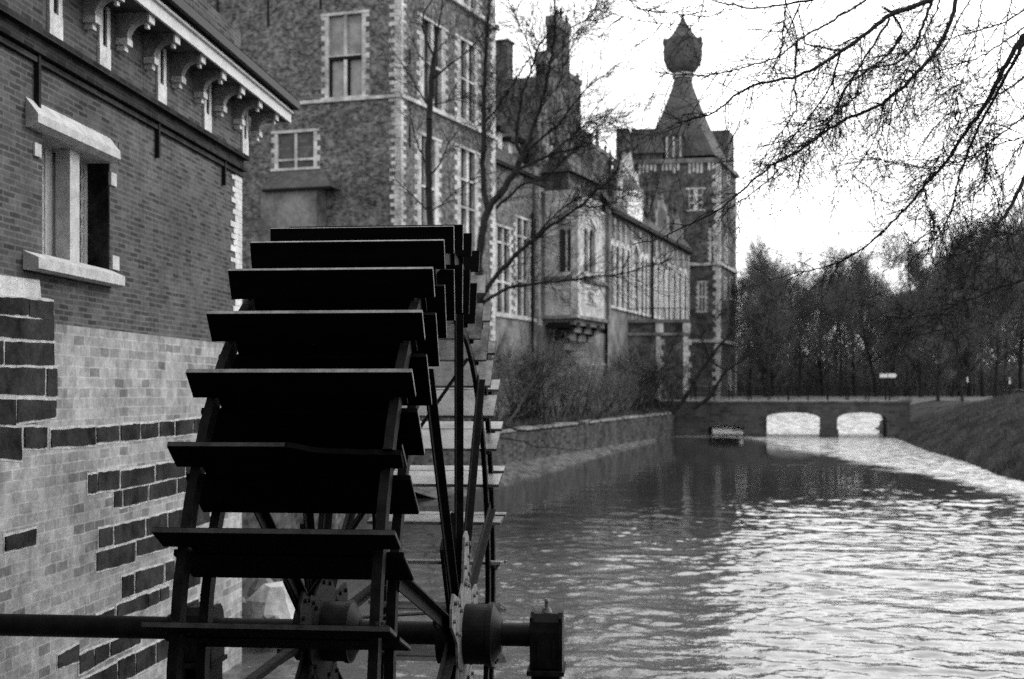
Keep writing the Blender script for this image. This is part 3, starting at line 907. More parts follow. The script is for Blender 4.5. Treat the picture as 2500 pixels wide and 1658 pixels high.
for a in ((1339, 120, 152, .22), (1361, 18, 60, .22), (1369, 14, 62, .26), (1383, 34, 66, .22), (1409, 176, 204, .24), (1437, 322, 336, .2), (1456, 340, 364, .2), (1478, 350, 380, .2), (1320, 240, 268, .2)): pinnacle(*a)
for u0, u1, v0, v1 in ((1307, 1322, 455, 900), (1326, 1350, 350, 440)):
    m = MB()
    a, z0 = FB2.hit(u0, v1, GO); a2, _ = FB2.hit(u1, v1, GO); z1 = FB2.hit(u0, v0, GO)[1]
    teeth(m, FB2, a, 1, z0, z1, GO, (a2 - a), (a2 - a) * .8, .45, 31, .25)
    m.build('pilaster', 'castle_stone', wing)
m = MB(); a, z0 = FB2.hit(1300, 900, .3); z1 = FB2.hit(1300, 520, .3)[1]
m.tube(FB2.w(a, .3, GZ), FB2.w(a, .3, z1), .11, n=10); m.build('downpipe', 'iron', wing)
# cross roof behind the gable
ap = FB2.hit(1371, 140, GO); zr = FB2.hit(1345, 162, GO)[1]
el = gp[1]; er = gp[-2]
m = MB()
Lb = 17
m.quad(FB2.w(el[0] - 1.6, GO - .5, zW + .5), FB2.w(el[0] - 1.6, GO - Lb, zW + .5), FB2.w(ap[0], GO - Lb, zr), FB2.w(ap[0], GO - .5, zr))
m.quad(FB2.w(er[0] + 1.5, GO - .5, zW + .5), FB2.w(er[0] + 1.5, GO - Lb, zW + .5), FB2.w(ap[0], GO - Lb, zr), FB2.w(ap[0], GO - .5, zr))
m.build('roof', 'slate_light', wing)
# chimney on the ridge
k_ = None
best = None
for t_ in np.linspace(-18, -1, 200):
    q_ = FB2.w(ap[0], t_, zr); u_ = CU + F * q_[0] / q_[1]
    if best is None or abs(u_ - 1232) < best[0]: best = (abs(u_ - 1232), t_)
tC = best[1]
q_ = FB2.w(ap[0], tC, 0)
zc1 = H + (HV - 108) / F * q_[1]
m = MB(); hw_ = 22 / F * q_[1]
m.box(FB2, ap[0] - hw_, ap[0] + hw_ * .7, tC - hw_ * .85, tC + hw_ * .75, zr - 2, zc1)
m.box(FB2, ap[0] - hw_ - .1, ap[0] + hw_ * .7 + .1, tC - hw_ * .85 - .1, tC + hw_ * .75 + .1, zc1, zc1 + .18)
m.build('chimney', 'castle_brick_dark', wing)
# chapel bay
BO = 2.6
sc_, _ = FB2.hit(1406, 700, BO); se_, _ = FB2.hit(1481, 700, BO)
FC = Fr(*FB2.w(sc_, BO, 0)[:2], FB2.a + R(90))       # front face of the bay, runs to the right, faces the camera
# in FC: d = n of FB2 (outwards), n = -d of FB2 (towards camera)
bay = wing
zb0 = FB2.hit(1440, 781, BO)[1]; zb1 = FB2.hit(1440, 505, BO)[1]; zbs = FB2.hit(1440, 690, BO)[1]
h1 = (FC.hit(1361, 600)[0], FC.hit(1404, 600)[0], H + (HV - 663) / F * FC.p[1], H + (HV - 545) / F * FC.p[1])
h2 = (FB2.hit(1425, 600, BO)[0], FB2.hit(1453, 600, BO)[0], FB2.hit(1438, 667, BO)[1], FB2.hit(1438, 548, BO)[1])
m = MB()
wall(m, FC, -BO - .3, 0, zb0, zb1, [h1], 0, .4)
FBo = Fr(*FB2.w(0, BO, 0)[:2], FB2.a)
wall(m, FBo, sc_, se_, zb0, zb1, [h2], 0, .4)
m.quad(FB2.w(se_, BO, zb0), FB2.w(se_, -.3, zb0), FB2.w(se_, -.3, zb1), FB2.w(se_, BO, zb1))
m.quad(FB2.w(sc_, BO, zb0), FB2.w(se_, BO, zb0), FB2.w(se_, -.3, zb0), FB2.w(sc_, -.3, zb0))
m.build('chapel_bay', 'castle_stone', bay, label='projecting pale stone bay with pointed traceried windows')
def tracery(fr, h, off):
    a, b, c, d = h
    g = MB(); w_ = (b - a)
    g.box(fr, a + w_ * .455, a + w_ * .545, off - .28, off - .05, c, d)
    g.box(fr, a, a + .08, off - .28, off + .03, c, d); g.box(fr, b - .08, b, off - .28, off + .03, c, d)
    hh = d - c
    for k in range(2):                              # pointed heads
        x0 = a + w_ * (.03 + .5 * k); x1 = x0 + w_ * .44
        zt = c + hh * .82
        g.prism(fr, [(x0, zt), (x0, d), (x0 + (x1 - x0) * .5, d), (x0 + (x1 - x0) * .5, zt + hh * .09), (x0 + (x1 - x0) * .15, zt + hh * .05)], off - .24, off - .08)
        g.prism(fr, [(x1, zt), (x1, d), (x0 + (x1 - x0) * .5, d), (x0 + (x1 - x0) * .5, zt + hh * .09), (x1 - (x1 - x0) * .15, zt + hh * .05)], off - .241, off - .079)
    # arch hood
    mid = (a + b) / 2
    g.prism(fr, [(a - .25, d - hh * .08), (a - .12, d - hh * .08), (mid, d + hh * .12), (b + .12, d - hh * .08), (b + .25, d - hh * .08), (mid, d + hh * .17)], off, off + .12)
    g.box(fr, a - .3, b + .3, off, off + .2, c - .3, c - .02)
    wo = g.build('window', 'castle_stone', bay)
    g = MB(); g.box(fr, a, b, off - .36, off - .30, c, d); g.build('pane', 'glass', wo)
tracery(FC, h1, 0); tracery(FBo, h2, 0)
m = MB()
m.box(FC, -BO - .2, .12, -.0, .22, zbs, zbs + .25); m.box(FBo, sc_ - .1, se_ + .1, 0, .22, zbs, zbs + .25)
m.box(FC, -BO - .2, .12, -.0, .22, zb0 - .05, zb0 + .2); m.box(FBo, sc_ - .1, se_ + .1, 0, .22, zb0 - .05, zb0 + .2)
m.build('cornice', 'castle_plaster', bay)
m = MB()
m.box(FC, -.28, .28, -.25, .3, zb0, zb1 + 1.2).build('buttress', 'castle_stone', bay)
MB().box(FBo, se_ - .25, se_ + .2, 0, .3, zb0, zb1 + .6).build('buttress', 'castle_plaster', bay)
MB().box(FC, -BO - .25, -BO + .15, -.1, .3, zb0, zb1 + .8).build('buttress', 'castle_plaster', bay)
for fr, u0, u1 in ((FC, 1366, 1403), (FBo, 1431, 1459)):        # carved panels under the windows
    a, z0 = fr.hit(u0, 745); a2, z1 = fr.hit(u1, 702)
    z0 = H + (HV - 745) / F * fr.w((a + a2) / 2, 0, 0)[1]; z1 = H + (HV - 703) / F * fr.w((a + a2) / 2, 0, 0)[1]
    mm = MB(); c = ((a + a2) / 2, (z0 + z1) / 2); W_ = (a2 - a) / 2; H_ = (z1 - z0) / 2
    mm.prism(fr, [(a, z0), (a2, z0), (a2, z0 + .08), (a, z0 + .08)], 0, .08); mm.prism(fr, [(a, z1 - .08), (a2, z1 - .08), (a2, z1), (a, z1)], 0, .08)
    mm.prism(fr, [(c[0] - W_ * .45, c[1] + H_ * .5), (c[0] - W_ * .45, c[1] - H_ * .1), (c[0], c[1] - H_ * .7), (c[0] + W_ * .45, c[1] - H_ * .1), (c[0] + W_ * .45, c[1] + H_ * .5)], 0, .14)
    rg = random.Random(int(u0))
    for _ in range(14):
        x_ = c[0] + rg.uniform(-.8, .8) * W_; zz_ = c[1] + rg.uniform(-.8, .8) * H_
        mm.box(fr, x_ - .06, x_ + .06, 0, rg.uniform(.05, .16), zz_ - .08, zz_ + .08)
    mm.build('carved_panel', 'castle_stone', bay)
# upper part of bay: brick turret with low roof
m = MB()
zt_ = FB2.hit(1400, 440, 1.0)[1]
m.box(FB2, sc_ + .3, se_ - .3, -.3, BO - .7, zb1 - .1, zt_)
m.build('bay_upper', 'castle_brick_dark', bay)
m = MB(); m.box(FB2, sc_ + .1, se_ - .1, -.3, BO - .4, zb1, zb1 + .9); m.build('bay_parapet', 'castle_stone', bay)
m = MB()
q = [FB2.w(sc_ - .1, BO - .3, zt_), FB2.w(se_ + .1, BO - .3, zt_), FB2.w(se_ + .1, -.3, zt_), FB2.w(sc_ - .1, -.3, zt_)]
tp = FB2.w((sc_ + se_) / 2, -.2, zt_ + 3.4)
for k in range(4): m.quad(q[k], q[(k + 1) % 4], tp)
m.build('bay_roof', 'slate', bay)
# corbelled arches under the bay
m = MB()
for lvl, (ins, za, zz) in enumerate(((.15, .0, .5), (.55, .5, 1.0), (1.0, 1.0, 1.6), (1.5, 1.6, 2.3))):
    m.box(FB2, sc_ + ins, se_ - ins * .6, -.3, BO - ins, zb0 - zz, zb0 - za - .02)
m.build('corbel', 'castle_plaster', bay)
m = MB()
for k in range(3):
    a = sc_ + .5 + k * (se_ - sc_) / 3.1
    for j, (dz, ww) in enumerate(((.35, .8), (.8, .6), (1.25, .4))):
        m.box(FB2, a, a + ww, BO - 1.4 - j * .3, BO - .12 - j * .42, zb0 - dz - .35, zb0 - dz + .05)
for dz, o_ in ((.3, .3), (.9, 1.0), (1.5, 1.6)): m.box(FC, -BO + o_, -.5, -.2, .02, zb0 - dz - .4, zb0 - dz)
m.build('corbel_shade', 'iron', bay)  # solid dark boxes standing for the shade between the corbels
hS = [hl(FB2, 1444, 1450, 892, 940), hl(FB2, 1470, 1476, 892, 940), hl(FB2, 1503, 1509, 892, 940)]
m = MB(); wall(m, FB2, sW1, FB2.hit(1530, 800, .1)[0], GZ - .5, zsl - .3, hS, .1); m.build('lower_wall', 'castle_plaster', wing)
for k, h_ in enumerate(hS): window(wing, FB2, h_, off=.1, cols=1, rows=(), jamb=.25, teeth=False, seed=60 + k)

# ================================================================ castle: gallery wing
q_ = FB2.w(FB2.hit(1484, 700, .4)[0], .4, 0)
FG = Fr(q_[0], q_[1], math.atan(.367))
gal = thing('castle_gallery', 'long castle wing with arched stone windows and dormers beside the far tower', 'castle', FG.w(12, -4, GZ))
sG1 = FG.hit(1682, 600)[0]
zG = FG.hit(1600, 578)[1]; zG0 = FG.hit(1600, 776)[1]
cols_ = [1492, 1505, 1518, 1531, 1550, 1566, 1575, 1592, 1605, 1618, 1631, 1645, 1658, 1671]
hG = []
for k, u in enumerate(cols_):
    wpx = 14 if u == 1550 else 7.5 if u < 1560 else 6
    a = FG.hit(u - wpx / 2, 700)[0]; b = FG.hit(u + wpx / 2, 700)[0]
    hG.append((a, b, zG0 + .1, zG0 + (zG - zG0) * .60))
m = MB(); wall(m, FG, 0, sG1, GZ - .5, zG, hG, 0, .3)
m.quad(FG.w(sG1, 0, GZ - .5), FG.w(sG1, -9, GZ - .5), FG.w(sG1, -9, zG), FG.w(sG1, 0, zG))
m.build('wall', 'castle_plaster', gal)
for k, h_ in enumerate(hG):
    g = MB(); a, b, c, d = h_; w_ = b - a; e = .02
    g.box(FG, a - .34, a, -.1, .12, c, d); g.box(FG, b, b + .34, -.1, .121, c, d)
    n = 8
    for j in range(n):                             # arched head
        t0 = math.pi * j / n; t1_ = math.pi * (j + 1) / n
        cx = (a + b) / 2
        pts = [(cx - math.cos(t) * (w_ / 2 + x), d - .1 + math.sin(t) * (w_ * .75 + x)) for t, x in ((t0, 0), (t1_, 0), (t1_, .45), (t0, .45))]
        g.prism(FG, pts, 0, .14)
    g.box(FG, (a + b) / 2 - .06, (a + b) / 2 + .06, -.2, -.05, c, d)
    for r_ in (.3, .6): g.box(FG, a, b, -.2, -.052, c + (d - c) * r_ - .05, c + (d - c) * r_ + .05)
    wo = g.build('window', 'white_stone', gal)
    g = MB(); g.box(FG, a, b, -.3, -.22, c, d); g.build('pane', 'sign_white' if k == 4 else 'glass', wo)
for u in (1484, 1498, 1511, 1524, 1540, 1560, 1580, 1599, 1612, 1624, 1638, 1651, 1665, 1679):
    a = FG.hit(u, 700)[0]
    MB().box(FG, a - .13, a + .13, 0, .16, zG0, zG - .3).build('pilaster', 'castle_stone', gal)
MB().box(FG, 0, sG1, 0, .2, zG0 - .1, zG0 + .12).build('string_course', 'castle_stone', gal)
m = MB(); m.box(FG, -.2, sG1 + .3, -.1, .55, zG, zG + .35); m.build('gutter', 'iron', gal)
m = MB(); a = FG.hit(1585, 700)[0]; m.tube(FG.w(a, .3, GZ), FG.w(a, .3, zG), .12, n=8); m.build('downpipe', 'iron', gal)
m = MB()
m.quad(FG.w(0, .5, zG + .3), FG.w(sG1, .5, zG + .3), FG.w(sG1, -4.5, zG + 7), FG.w(0, -4.5, zG + 7))
m.quad(FG.w(0, -9.5, zG + .3), FG.w(sG1, -9.5, zG + .3), FG.w(sG1, -4.5, zG + 7), FG.w(0, -4.5, zG + 7))
m.quad(FG.w(sG1, .5, zG + .3), FG.w(sG1, -9.5, zG + .3), FG.w(sG1, -4.5, zG + 7))
m.build('roof', 'slate', gal)
def gdormer(u0, u1, vt, vb, mat_w, kind):
    a, z0 = FG.hit(u0, vb, -.3); b, _ = FG.hit(u1, vb, -.3)
    zt = FG.hit((u0 + u1) / 2, vt, -.3)[1]
    g = MB(); mid = (a + b) / 2; hh = zt - z0
    z0 = zG + .2
    pts = [(a, z0), (b, z0), (b, z0 + hh * .55), (b - (b - a) * .18, z0 + hh * .57), (b - (b - a) * .18, z0 + hh * .75), (b - (b - a) * .36, z0 + hh * .77), (mid, z0 + hh), (a + (b - a) * .36, z0 + hh * .77), (a + (b - a) * .18, z0 + hh * .75), (a + (b - a) * .18, z0 + hh * .57), (a, z0 + hh * .55)]
    g.prism(FG, pts, -1.0, -.3)
    dm = g.build('dormer', 'castle_plaster' if kind else 'castle_stone', gal)
    g = MB(); x0, x1 = a + (b - a) * .2, b - (b - a) * .2
    arch = [(x0, z0 + .3)] + [(mid - math.cos(math.pi * j / 10) * (x1 - x0) / 2, z0 + hh * .5 + math.sin(math.pi * j / 10) * hh * .16) for j in range(11)] + [(x1, z0 + .3)]
    g.prism(FG, arch, -.33, -.26)
    g.build('dormer_window', mat_w, dm)
    g = MB()
    for x_ in (a, b, mid):
        zt_ = z0 + hh * (.55 if x_ != mid else 1.0)
        c = FG.w(x_, -.6, 0)
        g.lathe(c, [(.24, zt_ - 1), (.22, zt_ + .3), (.3, zt_ + .35), (.12, zt_ + .8), (.2, zt_ + 1.0), (.02, zt_ + 1.7)], 6)
    g.build('finial', 'castle_brick_dark', dm)
gdormer(1508, 1570, 398, 560, 'castle_plaster', 0)
gdormer(1600, 1634, 470, 580, 'slate', 1)
gdormer(1642, 1668, 520, 600, 'slate_light', 1)
for a in ((1489, 356, 470, .3), (1506, 372, 480, .26), (1580, 430, 540, .26), (1594, 440, 556, .24), (1618, 448, 560, .26), (1638, 462, 575, .24), (1674, 520, 600, .2)): pinnacle(*a, off=-.5, par=gal, fr=FG)
# tall white arched gable panel
a, z0 = FG.hit(1532, 556, .2); b, _ = FG.hit(1567, 556, .2); z0 = max(z0, zG + .1); zt = FG.hit(1552, 466, .2)[1]
m = MB()
arch = [(a, z0)] + [((a + b) / 2 - math.cos(math.pi * j / 12) * (b - a) / 2, z0 + (zt - z0) * (.55 + .45 * math.sin(math.pi * j / 12))) for j in range(13)] + [(b, z0)]
m.prism(FG, arch, -.25, .25); m.build('arched_panel', 'sign_white', gal, label='tall white arched panel above the gutter')
m = MB()
A_ = FG.w(FG.hit(1520, 400, .3)[0], .3, FG.hit(1520, 400, .3)[1]); B_ = FG.w(FG.hit(1568, 470, .3)[0], .3, FG.hit(1568, 470, .3)[1])
m.tube(A_, B_, .13, n=6); m.build('gable_coping', 'castle_stone', gal)

# ================================================================ ivy terrace block
FT = Fr(*((1680 - CU) / F * 109.0, 109.0), math.atan2(1, -.05))
ter = thing('terrace_block', 'low dark ivy-stained terrace block with stone cornice below the arched windows', 'terrace', FT.w(-8, -3, GZ))
sT0 = FT.hit(1524, 900)[0]; zT = FT.hit(1600, 780)[1]
m = MB(); m.box(FT, sT0, 0, -9, 0, GZ - .6, zT - .3); m.build('wall', 'castle_brick_dark', ter)
m = MB(); m.box(FT, sT0 - .15, .2, -9, .25, zT - .3, zT); m.box(FT, sT0 - .1, .15, -9, .18, zT - 1.45, zT - 1.2); m.build('cornice', 'castle_plaster', ter)
for a in (sT0 * .45, -.15):
    m = MB()
    m.box(FT, a - .35, a + .35, 0, .22, zT - 1.2, zT - .35)
    teeth(m, FT, a - .3, 1, GZ + .5, zT - 1.5, 0, .7, .45, .5, 4, .06)
    m.build('pier', 'castle_stone', ter)
m = MB()
n = int(-sT0 / .35)
for k in range(n): m.tube(FT.w(sT0 + .2 + k * .35, .0, zT), FT.w(sT0 + .2 + k * .35, .0, zT + 1.0), .03, n=5)
m.tube(FT.w(sT0, 0, zT + 1.0), FT.w(0, 0, zT + 1.0), .04, n=6)
m.build('railing', 'iron', ter)

# ================================================================ far tower with onion spire
Y2 = 139.0
F2B = Fr((1757 - CU) / F * Y2, Y2, math.atan(.367))
F2A = Fr((1757 - CU) / F * Y2, Y2, math.atan2(1, -.16))
t2 = thing('castle_tower', 'far brick tower with onion dome and spire next to the bridge', 'tower', F2B.w(5, -6, GZ))
sl_ = F2A.hit(1504, 500)[0]; sr_ = F2B.hit(1797, 500)[0]
z2t = F2A.hit(1757, 384)[1]
h2A = [hl(F2A, 1682, 1715, 462, 512), hl(F2A, 1735, 1744, 560, 640), hl(F2A, 1706, 1722, 690, 760)]
h2B = [hl(F2B, 1770, 1775, 575, 640), hl(F2B, 1783, 1788, 680, 730), hl(F2B, 1768, 1773, 680, 730), hl(F2B, 1776, 1781, 420, 450), hl(F2B, 1778, 1784, 900, 950)]
m = MB()
wall(m, F2A, sl_, 0, GZ - .5, z2t, h2A)
wall(m, F2B, 0, sr_, GZ - .5, z2t, h2B)
qa = np.array(F2A.w(sl_, 0, 0)); qb = np.array(F2B.w(sr_, 0, 0)); qo = np.array(F2B.w(0, 0, 0)); qc = qa + qb - qo
for a_, b_ in ((qb, qc), (qc, qa)): m.quad((a_[0], a_[1], GZ - .5), (b_[0], b_[1], GZ - .5), (b_[0], b_[1], z2t), (a_[0], a_[1], z2t))
m.build('wall', 'castle_brick_dark', t2)
window(t2, F2A, h2A[0], cols=2, rows=(.34, .68), jamb=.35, teeth=False, bar=.45, rec=.12, transom_w=.16, frame='white_stone', seed=40)
window(t2, F2A, h2A[1], cols=1, rows=(.5,), jamb=.3, rec=.2, seed=41); window(t2, F2A, h2A[2], cols=2, rows=(.5,), jamb=.3, rec=.2, seed=42)
for k, h_ in enumerate(h2B): window(t2, F2B, h_, cols=1, rows=(.5,), jamb=.35, rec=.2, seed=43 + k)
m = MB()
for v in (648, 836):
    z = F2A.hit(1757, v)[1]
    m.box(F2A, FG.a * 0 + F2A.hit(1684, v)[0], .1, 0, .25, z, z + .35); m.box(F2B, 0, sr_ + .1, 0, .25, z, z + .35)
m.build('string_course', 'castle_stone', t2)
m = MB(); z = z2t - .5
m.box(F2A, sl_ - .2, .3, 0, .35, z - .1, z + .4); m.box(F2B, 0, sr_ + .3, 0, .35, z - .1, z + .4)
m.build('cornice', 'castle_plaster', t2)
m = MB()
teeth(m, F2A, 0, -1, GZ, z2t - .6, 0, .75, .45, .5, 50, .05); teeth(m, F2B, 0, 1, GZ, z2t - .6, 0, .6, .35, .5, 51, .05); teeth(m, F2B, sr_, -1, GZ, z2t - .6, 0, .8, .5, .5, 52, .05)
rg = random.Random(5)
for k in range(26):                                 # corbel table under the eaves
    a = sl_ + .4 + k * (-sl_ - .4) / 26
    if rg.random() < .8: m.box(F2A, a, a + .28, 0, .2, z2t - 1.3 - rg.uniform(0, .5), z2t - .6)
m.build('quoin', 'castle_stone', t2)
for u, v0, v1 in ((1602, 440, 520),): pass
# roof: four-sided with bell cast, then ball and spire
YC = (qa + qb)[1] / 2
cx, cy = ((1667 - CU) / F * YC, YC)
def zz(v): return H + (HV - v) / F * YC
def rr_(px): return px / F * YC
prof = [(rr_(128), zz(396)), (rr_(112), zz(372)), (rr_(92), zz(345)), (rr_(77), zz(322)), (rr_(63), zz(300)), (rr_(48), zz(270)), (rr_(36), zz(240)), (rr_(27), zz(215)), (rr_(22), zz(196)), (rr_(20), zz(188))]
def oct_(c, prof, n, rot): return MB().lathe(c, prof, n, rot)
sq = MB()
rot = -F2B.a + R(45)
# square plan near the eaves turning octagonal higher up
ring = []
n = 16
for k, (r_, z_) in enumerate(prof):
    f_ = max(0, 1 - k / 5)
    row = []
    for i in range(n):
        th = 2 * math.pi * i / n
        s_ = 1 / max(abs(math.cos(th)), abs(math.sin(th)))
        q_ = r_ * (f_ * s_ * .80 + (1 - f_) * 1.0)
        row.append((cx + q_ * math.cos(th - F2B.a), cy + q_ * math.sin(th - F2B.a) * (.72 + .28 * min(1, k / 6)), z_))
    ring += row
sq.add(ring, [(j * n + i, j * n + (i + 1) % n, (j + 1) * n + (i + 1) % n, (j + 1) * n + i) for j in range(len(prof) - 1) for i in range(n)])
roof2 = sq.build('roof', 'slate_light', t2)
m = oct_((cx, cy), [(rr_(24), zz(192)), (rr_(28), zz(184)), (rr_(20), zz(178))], 16, 0); m.build('roof_collar', 'white_stone', roof2)
ball = [(rr_(17), zz(183)), (rr_(26), zz(179)), (rr_(35), zz(171)), (rr_(42), zz(160)), (rr_(46.5), zz(147)), (rr_(48), zz(133)), (rr_(47.5), zz(118)), (rr_(45), zz(106)), (rr_(45), zz(103)), (rr_(46), zz(101)), (rr_(37), zz(96)), (rr_(29), zz(87)), (rr_(21), zz(76)), (rr_(14), zz(64)), (rr_(8), zz(54)), (rr_(4), zz(44)), (rr_(1.6), zz(32)), (.04, zz(14))]
m = MB().lathe((cx, cy), ball, 24, .2); mesh_obj('onion_dome', m.v, m.f, 'slate_light', roof2)
m = MB()
for k in range(8):
    th = .2 + k * math.pi / 4
    c = (cx + rr_(46) * math.cos(th), cy + rr_(46) * math.sin(th))
    m.lathe(c, [(.25, zz(114)), (.30, zz(104)), (.22, zz(99)), (.02, zz(93))], 6)
m.lathe((cx, cy), [(.03, zz(40)), (.32, zz(39)), (.32, zz(36)), (.03, zz(35))], 8)
m.build('dome_finial', 'slate_light', roof2)
# corner gables and dormer around the roof
def corner_block(fr, u0, u1, vt, vb, d0, d1, mat_):
    a, z0 = fr.hit(u0, vb); b, _ = fr.hit(u1, vb); z1 = fr.hit((u0 + u1) / 2, vt)[1]
    g = MB(); g.box(fr, a, b, d0, d1, z0, z1 - .6)
    g.prism(fr, [(a, z1 - .6), (b, z1 - .6), (b - (b - a) * .2, z1), (a + (b - a) * .05, z1)], d0, d1)
    return g.build('corner_turret', mat_, t2)
corner_block(F2A, 1504, 1541, 312, 392, -2.4, -.1, 'castle_brick_dark')
m = MB(); a, z0 = F2A.hit(1541, 392, -.4); b, _ = F2A.hit(1618, 392, -.4); z1 = F2A.hit(1580, 314, -.4)[1]
m.box(F2A, a, b, -6, -.4, z0, z1)
m.build('attic', 'castle_brick_dark', t2)
m = MB(); a, z0 = F2A.hit(1543, 376, -.3); b, _ = F2A.hit(1622, 376, -.3); z1 = F2A.hit(1580, 342, -.3)[1]
m.hull([F2A.w(a, .1, z0), F2A.w(b, .1, z0), F2A.w(b, -.39, z1), F2A.w(a, -.39, z1), F2A.w(a, -.38, z0), F2A.w(b, -.38, z0), F2A.w(b, -.4, z1 - .01), F2A.w(a, -.4, z1 - .01)], 4)
m.build('roof_slope', 'slate_light', t2)
zc_ = H + (HV - 319) / F * 146
MB().box(F2B, sr_ - 4.4, sr_ - .25, -5.5, -.2, z2t - .2, zc_).build('corner_turret', 'castle_brick_dark', t2)
MB().quad(F2A.w(sl_, 0, z2t), F2B.w(0, 0, z2t), F2B.w(sr_, 0, z2t), tuple(qc[:2]) + (z2t,)).build('roof_flat', 'slate', t2)
a, z0 = F2A.hit(1624, 388, .05); b, _ = F2A.hit(1668, 388, .05); z1 = F2A.hit(1640, 334, .05)[1]
m = MB()
m.box(F2A, a, b, -4, -.0, z0, z1); m.prism(F2A, [(a - .2, z1), (b + .2, z1), ((a + b) / 2, z1 + 1.1)], -4, .1)
dm = m.build('dormer', 'castle_brick_dark', t2)
m = MB()
w_ = b - a
for k in range(3): m.box(F2A, a + w_ * (.04 + .38 * k), a + w_ * (.14 + .38 * k), 0, .08, z0 + .2, z1)
m.build('dormer_frame', 'castle_stone', dm)
m = MB()
for k in range(2): m.box(F2A, a + w_ * (.15 + .38 * k), a + w_ * (.41 + .38 * k), 0, .03, z0 + .4, z1 - .2)
m.build('dormer_pane', 'glass', dm)

# ================================================================ ground, banks, water
def lerp_line(pts, y):
    for (x0, y0), (x1, y1) in zip(pts, pts[1:]):
        if y0 <= y <= y1: return x0 + (x1 - x0) * (y - y0) / (y1 - y0)
    return pts[0][0] if y < pts[0][1] else pts[-1][0]
LB = [(-9, -30), (-5.2, 14), (-4.7, 24), (-4.6, 42), (-.47, 55), (7, 80.2), (12.6, 98), (14.2, 104), (15.5, 118), (14, 260)]
RB = [(17, -30), (17.6, 10), (18.4, 25), (20, 40), (21.6, 51), (22.2, 55.3), (24.5, 65.1), (26.6, 77.6), (31.4, 99), (33, 110), (40, 260)]
def wave_mesh():
    X0, X1, Ya, Yb_ = -7.0, 25.0, 8.0, 66.0
    nx, ny = 430, 820
    gx = np.linspace(X0, X1, nx); gy = Ya + (Yb_ - Ya) * np.linspace(0, 1, ny) ** 1.25
    XX, YY = np.meshgrid(gx, gy)
    r = np.random.RandomState(12)
    def field(N, l0, l1, sp, S):
        Z = np.zeros_like(XX)
        for _ in range(N):
            lam = math.exp(r.uniform(math.log(l0), math.log(l1))); th = R(90) + r.normal(0, sp)
            k = 2 * math.pi / lam
            Z += S / k * math.sqrt(2 / N) * np.sin(k * (XX * math.cos(th) + YY * math.sin(th)) + r.uniform(0, 6.28))
        return Z
    patch = field(14, 3.0, 11, .7, 1.0); patch = 1 / (1 + np.exp(-2.6 * patch / patch.std()))
    patch2 = field(14, 1.5, 6, .9, 1.0); patch2 = 1 / (1 + np.exp(-2.6 * patch2 / patch2.std()))
    q = YY - .8 * XX + 4 * (patch - .5)
    near = 1 - np.clip((q - 22) / 20, 0, 1); near = near * near * (3 - 2 * near)
    tong = np.clip((XX - 18.2) / 1.5, 0, 1) * np.clip((YY - 40) / 8, 0, 1)
    Z = field(60, .7, 2.4, .5, .065) * (.35 + .65 * patch) + field(110, .24, .8, .85, .125) * (.3 + .7 * patch2)
    edge = np.minimum.reduce([np.clip((XX - X0) / 1, 0, 1), np.clip((X1 - XX) / 1, 0, 1), np.clip((Yb_ - YY) / 3, 0, 1), np.clip((YY - Ya) / .5, 0, 1)])
    Z *= (.10 + .90 * np.maximum(near, tong)) * edge
    V = np.stack([XX.ravel(), YY.ravel(), Z.ravel()], 1).tolist()
    idx = np.arange(nx * ny).reshape(ny, nx)
    Fq = np.stack([idx[:-1, :-1], idx[:-1, 1:], idx[1:, 1:], idx[1:, :-1]], -1).reshape(-1, 4).tolist()
    b = len(V)
    V += [(-30, -30, 0), (60, -30, 0), (60, 262, 0), (-30, 262, 0), (X0, Ya, 0), (X1, Ya, 0), (X1, Yb_, 0), (X0, Yb_, 0)]
    Fq += [(b, b + 1, b + 5, b + 4), (b + 1, b + 2, b + 6, b + 5), (b + 2, b + 3, b + 7, b + 6), (b + 3, b, b + 4, b + 7)]
    return V, Fq
wv, wf = wave_mesh()
struct(mesh_obj('water', wv, wf, 'water', base=(0, 0, 0), uv=False, smooth=True))
struct(mesh_obj('riverbed', [(-30, -30, -1.6), (60, -30, -1.6), (60, 262, -1.6), (-30, 262, -1.6)], [(0, 1, 2, 3)], 'litter', base=(0, 0, -1.6)))
rg = np.random.RandomState(4)
# left bank terrain: strip grid from bank edge inland
ys = np.array(sorted(set(list(np.linspace(-30, 20, 12)) + list(np.linspace(20, 118, 60)) + list(np.linspace(118, 262, 12)))))
offs = [0, 1.0, 2.5, 5, 8, 12, 20, 40, 100, 500]
v = []; f = []
for j, y in enumerate(ys):
    x0 = lerp_line(LB, y)
    for k, o_ in enumerate(offs):
        base = 2.0 + min(o_, 12) * .02 + max(0, min(1, (y - 85) / 15)) * .9 * min(1, o_ / 5)
        if y < 16.8: base = -.5 if o_ < 5 else .6
        v.append((x0 - .35 - o_, y, base + (rg.uniform(-.06, .06) if 0 < k < 7 else 0)))
nk = len(offs)
for j in range(len(ys) - 1):
    for k in range(nk - 1): f.append((j * nk + k, j * nk + k + 1, (j + 1) * nk + k + 1, (j + 1) * nk + k))
struct(mesh_obj('bank', v, f, 'litter', base=(0, 0, 0)))
